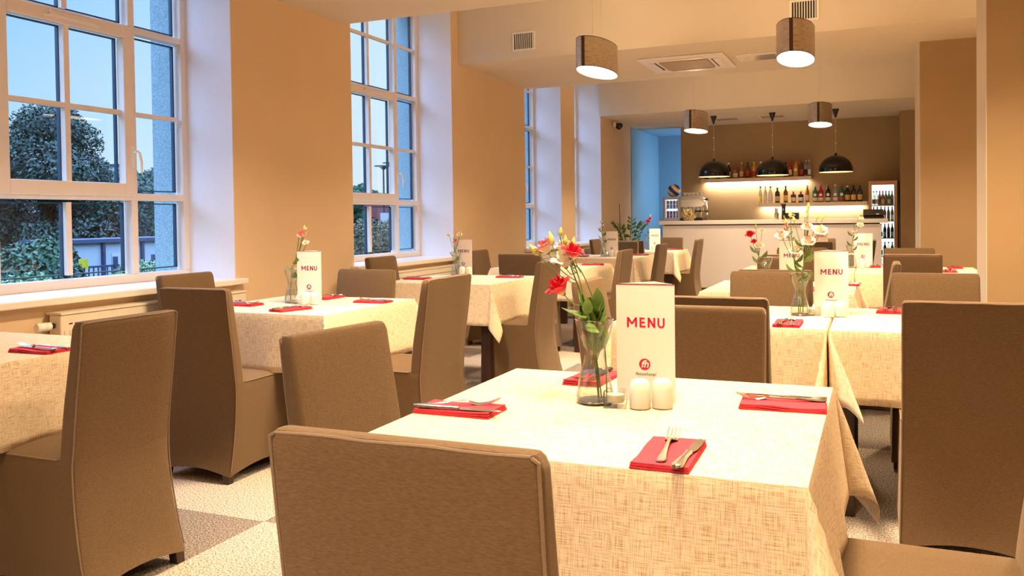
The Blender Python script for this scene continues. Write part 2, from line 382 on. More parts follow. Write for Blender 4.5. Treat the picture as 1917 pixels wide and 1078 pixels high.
# radiators
def radiator(y0, y1, label, valve=True, z1=.775):
    t = thing('radiator', label, 'radiator', (-3.86, (y0+y1)/2, .15), 0, 'panel radiators under the windows'); L = (y1-y0)/2; H = z1-.15
    b = MB().box(.02, .10, -L, L, 0, H-.012); b.build('panel', MT['rad'], t, bevel=.006)
    g = MB(); g.box(.0, .106, -L, L, H-.012, H); 
    n = int(L*2/.012)
    g.build('top_grille', MT['rad'], t, bevel=.002)
    s = MB()
    for i in range(int(L*2/.034)-2):
        yy = -L+.05+i*.034; s.box(.100, .1012, yy, yy+.02, H-.062, H-.056)
    s.build('vent_slots', MT['slot'], t, smooth=False)
    f = MB(); 
    for i in range(int(L*2/.033)): yy = -L+.02+i*.033; f.box(.1, .104, yy, yy+.018, .03, H-.09)
    f.build('front_ribs', MT['rad'], t, bevel=.002)
    if valve:
        v = MB(); pts = [(-L-.005, .010), (-L-.02, .012), (-L-.024, .021), (-L-.05, .023), (-L-.054, .020), (-L-.058, .023), (-L-.092, .024), (-L-.10, .018)]
        v.rings([[(.055+r*math.cos(a), y_, H-.065+r*math.sin(a)) for a in np.linspace(0, 2*math.pi, 17)[:-1]] for y_, r in pts])
        v.build('thermostat_valve', MT['porcelain'], t)
        MB().tube([(.055, -L-.002, H-.065), (.055, -L-.022, H-.065)], .014).build('valve_collar', MT['slot'], t)
    return t
radiator(3.07, 4.45, 'cream panel radiator with round valve under the nearest visible window')
radiator(6.0, 7.6, 'cream panel radiator under the second visible window', z1=.775)
radiator(9.7, 10.8, 'cream panel radiator under the third narrow window')
radiator(11.5, 12.6, 'cream panel radiator under the last narrow window')

# ------------------------------------------------------------------ things on beams and ceiling
def vent(x, z, label):
    t = thing('wall_vent', label, 'vent', (x, 7.80, z), 0, 'air vents on the beam face')
    m = MB(); W, H_ = .10, .075
    m.box(-W-.02, W+.02, -.012, 0, -H_-.018, -H_).box(-W-.02, W+.02, -.012, 0, H_, H_+.018).box(-W-.02, -W, -.012, 0, -H_, H_).box(W, W+.02, -.012, 0, -H_, H_)
    m.build('frame', MT['plastic'], t, bevel=.002)
    MB().box(-W, W, -.004, -.001, -H_, H_).build('backing', MT['slot'], t, smooth=False)
    for i in range(9): MB().box(-W+.014+i*.0215, -W+.022+i*.0215, -.011, -.004, -H_, H_).build('slat', MT['plastic'], t, smooth=False)
vent(-3.15, 2.94, 'small white slatted air vent on beam face near the window wall')
vent(-.56, 2.965, 'small slatted air vent behind the right oval pendant lamp')

t = thing('air_conditioner', 'large brown-grilled ceiling air conditioner cassette set into the beam underside', 'air conditioner', (-1.75, 8.74, ZS))
MB().box(-.42, .42, -.42, .42, -.022, 0).build('housing', MT['plastic'], t, bevel=.015)
MB().box(-.24, .24, -.24, .24, -.032, -.020).build('intake_grille', MT['acgrille'], t, bevel=.01)
for i in range(4):
    fl = MB().box(-.22, .22, .29, .35, -.030, -.022); o = fl.build('air_flap', MT['plastic'], t, bevel=.006, rz=i*math.pi/2)
    MB().box(-.22, .22, .275, .287, -.026, -.0215).build('flap_gap', MT['slot'], o, smooth=False)
t = thing('access_panel', 'flat glossy ceiling panel on the beam beside the air conditioner', 'ceiling panel', (-1.05, 8.72, ZS))
MB().box(-.20, .20, -.17, .17, -.012, 0).build('frame', MT['plastic'], t, bevel=.003)
MB().box(-.17, .17, -.14, .14, -.016, -.011).build('panel', MT['steel'], t, bevel=.003)
for i, (x, l) in enumerate(((-2.18, 'left'), (-1.48, 'middle'), (-.75, 'right'))):
    t = thing('recessed_light', 'flat recessed ceiling panel above bar, %s of the three' % l, 'ceiling panel', (x, 13.95, 2.75), 0, 'recessed panels above the bar')
    MB().box(-.2, .2, -.17, .17, -.008, 0).build('frame', MT['plastic'], t, bevel=.002)
    MB().box(-.17, .17, -.14, .14, -.010, -.006).build('panel', MT['acgrille'], t, smooth=False)
t = thing('security_camera', 'small black dome camera high on the window wall near passage', 'camera', (-3.86, 13.35, 2.66))
MB().box(0, .05, -.05, .05, .0, .07).build('bracket', MT['plastic'], t, bevel=.004)
MB().sphere((.085, 0, .0), .055, 16, 10).build('dome', MT['domeout'], t)
MB().lathe([(.06, .0), (.062, .03), (.04, .05)], 16, (.085, 0, 0)).build('housing', MT['dark'], t)

# oval pendant lamps
def oval(a, b, z, n=40): return [(a*math.cos(2*math.pi*i/n), b*math.sin(2*math.pi*i/n), z) for i in range(n)]
LA, LB, LH = .135, .375, .235
def pendant(x, y, z, label, w=30, spread=142, up=None):
    t = thing('pendant_lamp', label, 'lamp', (x, y, z), 0, 'oval drum pendant lamps')
    m = MB(); m.rings([oval(LA, LB, 0), oval(LA, LB, LH), oval(LA-.004, LB-.004, LH), oval(LA-.004, LB-.004, 0), oval(LA, LB, 0)], False, False)
    m.build('lamp_shade', MT['lampfab'], t)
    r = MB(); r.rings([oval(LA+.001, LB+.001, -.002), oval(LA+.001, LB+.001, .004)], False, False); r.rings([oval(LA+.001, LB+.001, LH-.004), oval(LA+.001, LB+.001, LH+.001)], False, False)
    r.build('rim', MT['wood'], t)
    s = MB(); aa = [math.atan2(math.sin(q)*1, math.cos(q)) for q in np.linspace(R(264.5), R(275.5), 4)]
    s.rings([[((LA+.0015)*math.cos(q), (LB+.0015)*math.sin(q), z_) for z_ in (0.003, LH-.003)] for q in aa], False, False, closed=False)
    s.build('seam_stripe', MT['wood'], t)
    d = MB(); d.rings([oval(LA-.005, LB-.005, .008), oval((LA-.005), (LB-.005), .012)]); d.build('diffuser', MT['opal'], t)
    for yy in (-.12, .12): MB().tube([(0, yy, LH-.06), (0, yy, ZC-z)], .0014, 5).build('suspension_wire', MT['wire'], t)
    MB().box(-.012, .012, -.36, .36, LH-.07, LH-.058).build('crossbar', MT['wire'], t, smooth=False)
    c = MB().lathe([(.06, 0), (.06, .025)], 20, (0, 0, ZC-z-.025)); c.build('ceiling_rose', MT['plastic'], t)
    # the bulbs: one shining up through the open top, one under the opal disc
    for nm, zz, pw in (('bulb_light_up', LH-.03, up or w*.40), ('bulb_light_down', -.035, w)):
        l = bpy.data.lights.new(nm, 'POINT' if 'up' in nm else 'AREA'); l.energy = pw; l.color = WARM
        if 'up' in nm: l.shadow_soft_size = .05
        else: l.shape = 'ELLIPSE'; l.size = .24; l.size_y = .7; l.spread = R(spread)
        o = bpy.data.objects.new(nm, l); COL.objects.link(o); o.parent = t; o.location = (0, 0, zz)
    return t
PW = 43
pendant(-2.1, 6.8, 2.40, 'oval bronze pendant lamp, nearer left, before the broad beam', PW)
pendant(-.55, 6.8, 2.38, 'round-looking bronze pendant lamp, nearer right, overlapping the beam', PW)
pendant(-2.12, 11.1, 2.30, 'small bronze pendant lamp, farther left, beside left black dome', PW)
pendant(-.62, 11.1, 2.30, 'small bronze pendant lamp, farther right, beside right black dome', PW)
# unseen lamps added as fill, over and behind the camera and past the column
for x, y, e_, sp_, lb in ((-2.1, 3.58, 56, 142, 'above the second window-row table, over the picture edge'), (-.55, 3.58, 56, 142, 'above the double table, over the picture edge'), (1.0, 3.58, 56, 142, 'right of the double table, outside the picture'),
                      (-.45, 1.65, 20, 100, 'above the foreground table, over the picture edge'), (1.0, 6.8, 56, 142, 'hidden behind the near column'), (-2.1, -.1, 27, 112, 'behind the camera at left'), (-.55, -.1, 27, 112, 'right behind the camera'), (1.0, -.1, 27, 112, 'behind the camera at right')):
    pendant(x, y, 2.44, 'added unseen oval pendant lamp %s' % lb, e_, sp_, 8)
# black dome pendants over the bar
def dome(x, y, z, label):
    t = thing('dome_pendant_lamp', label, 'lamp', (x, y, z), 0, 'black dome pendants over the bar')
    Rr = .235; pr = [(Rr*math.cos(a), .02+.225*math.sin(a)) for a in np.linspace(0, R(84), 12)]
    m = MB(); m.lathe([(Rr+.002, 0)]+[(r+.002, z_+.001) for r, z_ in pr], 36, cap0=False, cap1=True); m.build('dome_shade', MT['domeout'], t)
    m = MB(); m.lathe([(Rr-.004, 0)]+[(r-.004, z_-.003) for r, z_ in pr[:-1]], 36, cap0=False, cap1=True); m.build('shade_lining', MT['domein'], t)
    MB().lathe([(.018, .235), (.018, .27), (.008, .28)], 12).build('cap', MT['dark'], t)
    MB().sphere((0, 0, .09), .035, 12, 8).build('light_bulb', MT['opal'], t)
    MB().tube([(0, 0, .27), (0, 0, 2.75-z-.1)], .003, 6).build('cable', MT['cord'], t)
    for zz in (.42, .60): MB().sphere((0, 0, zz), .011, 8, 6).build('cable_bead', MT['opal'] if False else MT['porcelain'], t)
    MB().lathe([(.008, 2.75-z-.13), (.05, 2.75-z-.002)], 16).build('ceiling_cone', MT['dark'], t)
    l = bpy.data.lights.new('dome_bulb', 'SPOT'); l.spot_size = R(130); l.spot_blend = .5; l.energy = 22; l.color = WARM; l.shadow_soft_size = .06
    o = bpy.data.objects.new('dome_bulb', l); COL.objects.link(o); o.parent = t; o.location = (0, 0, .03)
dome(-2.30, 13.45, 1.815, 'glossy black dome pendant at left, before upper bottle shelf')
dome(-1.43, 13.45, 1.81, 'glossy black dome pendant in middle, at right of upper shelf')
dome(-.54, 13.45, 1.83, 'glossy black dome pendant at right, before bare taupe wall')

# unseen area light added as daylight from an assumed side window
l = bpy.data.lights.new('passage_daylight_fill', 'AREA'); l.shape = 'RECTANGLE'; l.size = 1.0; l.size_y = 1.6; l.energy = 26; l.color = (.55, .78, 1.0)
o = bpy.data.objects.new('passage_daylight_fill', l); COL.objects.link(o); o.location = (-2.25, 15.7, 1.6); o.rotation_euler = (0, R(90), 0)

# ------------------------------------------------------------------ chairs
PROF = [(.03, -.010), (.13, .018), (.28, .044), (.42, .055), (.576, .042), (.77, .016), (.91, 0.)]
def rear(z):
    P_ = PROF; z = min(max(z, P_[0][0]), P_[-1][0])
    for i in range(len(P_)-1):
        if z <= P_[i+1][0]:
            (z1, y1), (z2, y2) = P_[i], P_[i+1]; z0, y0 = P_[max(i-1, 0)]; z3, y3 = P_[min(i+2, len(P_)-1)]
            m1 = (y2-y0)/(z2-z0); m2 = (y3-y1)/(z3-z1); h = z2-z1; u = (z-z1)/h
            return (2*u**3-3*u*u+1)*y1+(u**3-2*u*u+u)*h*m1+(-2*u**3+3*u*u)*y2+(u**3-u*u)*h*m2
    return 0.
def rrect(hx, y0, y1, z, r=.014, ns=8, zf=None):
    pts = []
    cs = [(hx-r, y1-r, 0), (-hx+r, y1-r, 90), (-hx+r, y0+r, 180), (hx-r, y0+r, 270)]
    for k, (cx, cy_, a0) in enumerate(cs):
        for a in (0, 30, 60, 90): pts.append((cx+r*math.cos(R(a0+a)), cy_+r*math.sin(R(a0+a))))
        nx = cs[(k+1) % 4]; ax = R(nx[2]); p = pts[-1]; q = (nx[0]+r*math.cos(ax), nx[1]+r*math.sin(ax))
        for i in range(1, ns): u = i/ns; pts.append((p[0]+(q[0]-p[0])*u, p[1]+(q[1]-p[1])*u))
    return [(x, y, zf(x, y) if zf else z) for x, y in pts]
def make_chair():
    t = thing('dining_chair', 'x', 'chair', group='slipcovered dining chairs')
    HW = .205; yf = .475
    def hem(x, y):   # the hem is pulled up between the legs and dips at the corners
        ax = abs(x)/.215; ay = abs((y-.23)/.25); m = min(1, max(0, 1-min(1, max(0, (min(ax, 1)) if ay > .93 else ay))))
        return .034+.030*math.sin(m*math.pi/2)
    sk = MB()
    rs = [rrect(.214, rear(.03)+.0, yf+.012, 0, zf=hem)]
    for z in (.10, .13, .17, .20, .24, .28, .32, .36, .39, .42, .445): rs.append(rrect(.214-.009*min(1, (z-.03)/.35), rear(z), yf+.012*(1-z/.445), z))
    rs.append(rrect(.203, rear(.46)+.002, yf-.006, .461, r=.02)); rs.append(rrect(.18, rear(.46)+.03, yf-.03, .469, r=.03)); rs.append(rrect(.10, .16, .36, .474, r=.04))
    sk.rings(rs, cap0=False, cap1=True)
    sk.build('seat_cover', MT['chair'], t)
    bk = MB(); rs = []
    for z in (.445, .47, .50, .54, .576, .61, .65, .71, .77, .84, .885):
        th = .062-.018*(z-.44)/.47; bul = .004*math.sin((z-.44)/.47*math.pi)
        rs.append(rrect(HW-.001, rear(z)-bul*.3, rear(z)+th+bul, z, r=.012, ns=6))
    rs.append(rrect(HW-.005, .002, .043, .900, r=.011, ns=6)); rs.append(rrect(HW-.010, .006, .037, .907, r=.009, ns=6)); rs.append(rrect(HW-.02, .013, .030, .909, r=.006, ns=6))
    bk.rings(rs); bk.build('backrest_cover', MT['chair'], t)
    pp = MB()
    for s in (-1, 1):
        pp.tube([(s*(.2125-.009*min(1, (z-.03)/.35)), rear(z)+.002, z) for z in (.06, .13, .20, .28, .36, .42, .445)]+[(s*(HW-.004), rear(z)+.001, z) for z in (.50, .576, .65, .77, .84, .885, .898)]+[(s*(HW-.014), .003, .904)], .0028, 6)
        pp.tube([(s*.2045, y_, .459) for y_ in (.12, .2, .3, .4, .462)]+[(s*.195, .471, .460)], .0025, 6)
    pp.tube([(x, .004, .904+.001*math.sin(x*40)) for x in np.linspace(-HW+.014, HW-.014, 9)], .0028, 6)
    pp.tube([(x, .472, .460) for x in np.linspace(-.195, .195, 7)], .0025, 6)
    pp.build('piping', MT['piping'], t)
    for sx_ in (-1, 1):
        for (y_, yt) in ((rear(.03)+.024, .082), (yf-.025, yf-.05)):
            lg = MB(); c = [(sx_*.187, y_-.004, 0, .017), (sx_*.184, y_, .05, .019), (sx_*.176, y_+(yt-y_)*.6, .16, .020), (sx_*.170, yt, .30, .020), (sx_*.168, yt+.01, .42, .02)]
            lg.rings([[(x-r, y-r, z), (x+r, y-r, z), (x+r, y+r, z), (x-r, y+r, z)] for x, y, z, r in c]); lg.build('leg', MT['wood'], t, smooth=False)
    return t
chair = Proto(make_chair())
PX, NX, PY, NY = -90, 90, 0, 180   # facing
CH = [
 (-2.31, 2.165, NX, 'taupe slipcovered chair, big at left, back turned, beside left-edge window table'),
 (-2.975, 3.14, PY, 'taupe chair in deep shade, near side of second window-row table'),
 (-3.68, 3.815, PX, 'taupe chair at the radiator, window side of second window-row table'),
 (-1.465, 2.095, PX-8, 'taupe chair leaning left, front lit, at left side of foreground table'),
 (-2.0, 3.92, NX, 'tall taupe chair, aisle side of second window-row table'),
 (-2.965, 4.66, NY, 'taupe chair with plum-grey sheen, far side of second window-row table'),
 (-3.66, 5.9, PX, 'taupe chair before the radiator, window side of third window-row table'),
 (-3.64, 7.67, PX, 'taupe chair behind the menu card of third window-row table'),
 (-2.87, 6.93, PY, 'dark-backed chair at near side of fourth window-row table'),
 (-2.16, 5.83, NX, 'taupe chair with visible seat, aisle side of third window-row table'),
 (-1.355, 4.12, PX, 'pale lit chair behind the foreground bouquet, left of the double table'),
 (-2.15, 7.86, NX, 'narrow-looking chair, aisle side of fourth window-row table'),
 (-2.2, 9.57, NX, 'narrow-looking chair, aisle side of fifth window-row table'),
 (-2.15, 11.52, NX, 'taupe chair standing before the white counter, at last window-row table'),
 (-2.97, 10.64, NY, 'brown chair at far side of fifth window-row table'),
 (-2.95, 10.80, PY, 'darker chair at near side of last window-row table'),
 (-2.77, 12.38, NY, 'chair against the white counter, far side of last window-row table'),
 (-3.65, 11.55, PX, 'chair on the window side of last window-row table'),
 (-.625, 1.04, PY, 'taupe chair nearest the camera, bottom centre, back turned'),
 (.39, 1.94, NX, 'chair of which only the pale seat shows, bottom right corner'),
 (.285, 3.33, PY, 'large dark chair back at right edge, near side of double table'),
 (-.545, 3.0, NY, 'taupe chair on far side of foreground table, beside the menu card'),
 (-.575, 3.31, PY, 'dark chair just behind the chair across the foreground table'),
 (-.545, 4.91, NY, 'pale taupe chair on far side of double table, left half'),
 (-.53, 5.03, PY, 'chair back peeping over a paler one, near side of single middle table'),
 (.275, 4.92, NY, 'pale chair at right on far side of double table, before column'),
 (.14, 5.92, NX, 'narrow edge-on chair with pale side, right of single middle table'),
 (-.615, 6.65, NY, 'brown chair behind the far vase, far side of single middle table'),
 (-.625, 6.98, PY, 'dark chair at near side of farther double table, left half'),
 (-.64, 8.48, NY, 'light-topped chair on far side of farther double table, left half'),
 (.25, 7.10, PY, 'black-looking chair back at near side of farther double table, right half'),
 (.265, 8.36, NY, 'pale chair peeping over a black one, farther double table right half'),
 (-.65, 10.15, PY, 'dark chair at near side of middle table nearest the bar'),
 (-.68, 11.7, NY, 'chair close to the counter, far side of middle table nearest bar'),
 (.0, 10.95, NX, 'dark edge-on chair before the counter, right of middle table nearest bar'),
]
for k, (x, y, a, lab) in enumerate(CH):
    sc_ = (1.08, 1, 1) if k == 18 else (1.18, 1, 1.02) if k == 4 else (1.1, 1, 1) if k == 29 else (1, 1, 1.02) if k in (2, 6) else (1, 1, 1)
    chair.put((x, y, 0), R(a), lab, 'slipcovered dining chairs', sc_)
chair.done()

# ------------------------------------------------------------------ tables and cloths
TABS = {
 'T0': (-1.03, -.11, 1.54, 2.455, 'foreground table', {}),
 'T1': (-3.62, -2.72, 1.67, 2.58, 'left-edge window table', {(1, 1): (1, .2, .03)}),
 'T2': (-3.40, -2.50, 3.52, 4.42, 'second window-row table', {}),
 'T3': (-3.40, -2.50, 5.50, 6.43, 'third window-row table', {}),
 'T4': (-3.33, -2.43, 7.33, 8.26, 'fourth window-row table', {}),
 'T5': (-3.37, -2.47, 9.27, 10.19, 'fifth window-row table', {}),
 'T6': (-3.33, -2.43, 11.10, 12.0, 'last window-row table by the bar', {}),
 'D1': (-1.08, -.19, 3.67, 4.55, 'left half of the double table', {(1, -1): (-.25, -1, .42), (1, 1): (-.1, 1)}),
 'D2': (-.175, .725, 3.67, 4.55, 'right half of the double table', {(-1, -1): (.62, -1, .62), (-1, 1): (.1, 1)}),
 'M1': (-1.0, -.12, 5.30, 6.26, 'single middle table', {}),
 'E1': (-1.06, -.165, 7.28, 8.17, 'left half of the farther double table', {(1, -1): (-.2, -1, .4), (1, 1): (-.1, 1)}),
 'E2': (-.155, .745, 7.28, 8.17, 'right half of the farther double table', {(-1, -1): (.55, -1, .6), (-1, 1): (.1, 1)}),
 'M2': (-1.08, -.15, 10.45, 11.35, 'middle table nearest the bar', {}),
}
def table(key, x0, x1, y0, y1, nm, pl):
    cx, cy = (x0+x1)/2, (y0+y1)/2; hx, hy = (x1-x0)/2, (y1-y0)/2
    t = thing('dining_table', 'dark wooden table hidden under its cloth, %s' % nm, 'table', (cx, cy, 0), 0, 'restaurant tables')
    MB().box(-hx+.004, hx-.004, -hy+.004, hy-.004, .715, .745).build('tabletop', MT['wood'], t, smooth=False)
    MB().box(-hx+.05, hx-.05, -hy+.05, -hy+.07, .63, .715).box(-hx+.05, hx-.05, hy-.07, hy-.05, .63, .715).box(-hx+.05, -hx+.07, -hy+.07, hy-.07, .63, .715).box(hx-.07, hx-.05, -hy+.07, hy-.07, .63, .715).build('apron', MT['wood'], t, smooth=False)
    for sx_ in (-1, 1):
        for sy_ in (-1, 1):
            MB().box(sx_*(hx-.055)-.034, sx_*(hx-.055)+.034, sy_*(hy-.055)-.034, sy_*(hy-.055)+.034, 0, .715).build('leg', MT['wood'], t, bevel=.003)
    # draped cloth
    rnd = random.Random(key); d = .287; N = 9; top = .752
    def axis(h):
        c = [-h-d+d*i/N for i in range(N)]+[-h-.012, -h, -h+.012]+list(np.linspace(-h+.1, h-.1, 9))+[h-.012, h, h+.012]+[h+d*(i+1)/N for i in range(N)]
        return c
    ax, ay = axis(hx), axis(hy); vs = []; uvs = []
    ph = [rnd.uniform(0, 6) for _ in range(8)]; P = .16 if key == 'T1' else .25
    def posn(a, b):
        sa, sb = (1 if a > 0 else -1), (1 if b > 0 else -1)
        oa, ob = max(abs(a)-hx, 0), max(abs(b)-hy, 0)
        if oa == 0 and ob == 0: return (a, b, top)
        fl = .035
        # sides shared with a neighbour table hang straight
        if oa and not ob:
            side = (sa, -1) in pl and (sa, 1) in pl
            u = b/hy; win_ = (1-u*u); wv = .014*win_*math.sin(b*19+ph[1+sa])+.008*win_*math.sin(b*41+ph[3+sa])
            n = 0.003*min(1, oa/.02)+(0 if side else (fl*oa/d+wv*oa/d)); return (sa*(hx+n), b, top-oa)
        if ob and not oa:
            u = a/hx; win_ = (1-u*u); wv = .014*win_*math.sin(a*19+ph[4+sb])+.008*win_*math.sin(a*41+ph[6+sb])
            n = 0.003*min(1, ob/.02)+fl*ob/d+wv*ob/d; return (a, sb*(hy+n), top-ob)
        r = math.hypot(oa, ob); th = math.atan2(ob, oa)/(math.pi/2)
        dx, dy, PP = (tuple(pl.get((sa, sb), (sa, sb)))+(P,))[:3]; L_ = math.hypot(dx, dy); dx /= L_; dy /= L_
        tx, ty = -sa, sb; L_ = math.hypot(tx, ty); tx /= L_; ty /= L_
        phi = (2*th-1)*math.pi/2; o_ = PP*r*math.cos(phi); tn = .11*r*math.sin(2*phi)
        sidex = 0 if (sa, -sb) in pl and (sa, sb) in pl else 1; h2max = r*r*.9
        bx_, by_ = sa*(fl*r/d*math.cos(th*math.pi/2)*sidex+.003*min(1, oa/.02)), sb*(fl*r/d*math.sin(th*math.pi/2)+.003*min(1, ob/.02))
        h2 = o_*o_+tn*tn
        return (sa*hx+dx*o_+tx*tn+bx_, sb*hy+dy*o_+ty*tn+by_, top-math.sqrt(max(0, r*r-h2)))
    for b in ay:
        for a in ax: vs.append(posn(a, b)); uvs.append((a+hx, b+hy))
    nx = len(ax); fs = [(j*nx+i, j*nx+i+1, (j+1)*nx+i+1, (j+1)*nx+i) for j in range(len(ay)-1) for i in range(nx-1)]
    c = MB(); c.add(vs, fs, uvs); o = c.build('tablecloth', MT['cloth'], loc=(cx, cy, 0)); 
    sd = o.modifiers.new('thick', 'SOLIDIFY'); sd.thickness = .0015; sd.offset = 1
    tag(o, 'cream linen-weave cloth draped over the %s' % nm, 'tablecloth', 'cream tablecloths')
for k, v in TABS.items(): table(k, *v)
TT = .7545

# ------------------------------------------------------------------ place settings
def make_napkin():
    m = MB(); W, D = .10, .055
    for k, (z, s) in enumerate(((0, 1), (.0035, .985), (.007, .97))):
        N = 10; vs = []; 
        for zz in (0, .0032):
            for j in range(5):
                for i in range(N+1):
                    x = -W*s+2*W*s*i/N; y = -D*s+2*D*s*j/4; vs.append((x, y, z+zz+.0015*math.sin(i*.9+k)*(j/4)*(1 if zz or k else 0)+(.002*k*(i/N)**3)))
        n1 = (N+1)*5; fs = []
        for j in range(4):
            for i in range(N): a = j*(N+1)+i; fs += [(a, a+N+1, a+N+2, a+1), (n1+a, n1+a+1, n1+a+N+2, n1+a+N+1)]
        ed = [i for i in range(N+1)]+[(j*(N+1)+N) for j in range(1, 5)]+[4*(N+1)+i for i in range(N-1, -1, -1)]+[j*(N+1) for j in range(3, 0, -1)]
        for a, b in zip(ed, ed[1:]+ed[:1]): fs.append((a, b, n1+b, n1+a))
        m.add(vs, fs)
    o = m.build('napkin', MT['napkin']); tag(o, 'x', 'napkin', 'red paper napkins'); return o
def ribbon(m, pts, th=.0016):
    """pts: (x, halfwidth, z) flat bar with thickness along x"""
    rs = [[(x, -w, z), (x, w*.0, z-th*.4), (x, w, z), (x, w*.8, z+th), (x, 0, z+th*1.3), (x, -w*.8, z+th)] for x, w, z in pts]
    return m.rings(rs)
def make_fork():
    t = thing('fork', 'x', 'fork', group='steel forks')
    h = MB(); ribbon(h, [(-.105, .004, .002), (-.102, .0085, .002), (-.09, .0105, .002), (-.06, .007, .004), (-.03, .0045, .007), (.0, .0032, .010), (.02, .0035, .011), (.035, .006, .008), (.044, .0125, .004), (.055, .0135, .002), (.062, .0132, .002)], .002)
    h.build('handle', MT['steel'], t)
    for i in range(4):
        y = -.0112+i*.0075; m = MB(); m.rings([[(x, y-w, z), (x, y+w, z), (x, y+w, z+.0018), (x, y-w, z+.0018)] for x, w, z in ((.060, .0022, .002), (.075, .0019, .004), (.092, .0016, .009), (.108, .0008, .015))]); m.build('tine', MT['steel'], t)
    return t
def make_knife():
    t = thing('knife', 'x', 'knife', group='steel knives')
    h = MB(); ribbon(h, [(-.11, .004, .003), (-.107, .0095, .003), (-.095, .0115, .003), (-.07, .009, .003), (-.04, .0065, .003), (-.015, .0055, .003), (-.005, .0075, .003), (0, .006, .003)], .005); h.build('handle', MT['steel'], t)
    b = MB(); b.rings([[(x, y0, .0035), (x, y1, .0045), (x, y0, .0058)] for x, y0, y1 in ((-.002, .006, -.006), (.02, .0065, -.011), (.06, .0065, -.011), (.09, .005, -.009), (.105, .001, -.004), (.11, -.001, -.002))]); b.build('blade', MT['steel'], t)
    return t
nap, frk, knf = Proto(make_napkin()), Proto(make_fork()), Proto(make_knife())
# x, y, direction the handles-to-tips axis points (deg), table phrase, where; the napkin lies along that axis
SET = [
 (-.370, 1.640, 88, 'foreground table, camera side', 8, 95, 88),
 (-.930, 1.858, 0, 'foreground table, left side', 0, 22, 2),
 (-.210, 2.165, 183, 'foreground table, right side', 0, 190, 180),
 (-.750, 2.35, 268, 'foreground table, far side behind vase', 0, 268, 270),
 (-2.83, 2.225, 180, 'left-edge window table', 0, 190, 178),
 (-3.25, 3.82, 0, 'second window-row table, window side', 0, 8, 0),
 (-2.82, 3.68, 75, 'second window-row table, near side', 0, 75, 78),
 (-3.02, 4.30, 270, 'second window-row table, behind menu card', 0, 270, 265),
 (-2.62, 4.16, 180, 'second window-row table, aisle side', 0, 182, 178),
 (-3.29, 5.87, 0, 'third window-row table, window side', 0, 5, 0),
 (-2.65, 6.2, 180, 'third window-row table, aisle side', 0, 182, 178),
 (-3.22, 7.75, 0, 'fourth window-row table, window side', 0, 5, 0),
 (-2.53, 7.97, 180, 'fourth window-row table, aisle side', 0, 182, 178),
 (-3.23, 9.68, 0, 'fifth window-row table, window side', 0, 5, 0),
 (-2.60, 10.05, 180, 'fifth window-row table, aisle side', 0, 182, 178),
 (-2.54, 11.75, 180, 'last window-row table by the bar', 0, 182, 178),
 (-.345, 3.79, 90, 'double table, near side', 0, 94, 86),
 (.06, 4.42, 265, 'double table, far side beside dark chair', 0, 262, 270),
 (-.40, 5.55, 90, 'single middle table, near side', 0, 92, 88),
 (-.20, 5.98, 180, 'single middle table, right side', 0, 182, 178),
 (-.02, 8.05, 270, 'farther double table, beside shakers', 0, 272, 268),
 (.52, 7.50, 90, 'farther double table, right near corner', 0, 92, 88),
 (.60, 8.02, 270, 'farther double table, right far corner', 0, 272, 268),
 (-.28, 10.95, 180, 'middle table nearest the bar', 0, 182, 178),
]
for i, (x, y, a, wh, da, fa, ka) in enumerate(SET):
    ca, sa = math.cos(R(a)), math.sin(R(a)); nz = TT
    nap.put((x, y, nz), R(a+ (3 if i == 0 else 0)), 'folded red paper napkin on %s' % wh, 'red paper napkins')
    if i == 0: fo, ko = (-.378, 1.662), (-.330, 1.632)
    elif i == 1: fo, ko = (-.945, 1.87), (-.915, 1.822)
    elif i == 2: fo, ko = (-.215, 2.185), (-.222, 2.215)
    else: fo, ko = (x+sa*-.015*-1, y-ca*-.015*-1), (x-sa*.02, y+ca*.02)
    frk.put((*fo, nz+.011), R(fa), 'steel fork lying on red napkin, %s' % wh, 'steel forks')
    knf.put((*ko, nz+.011), R(ka), 'steel knife lying on red napkin, %s' % wh, 'steel knives')
frk.done(); knf.done(); nap.done()

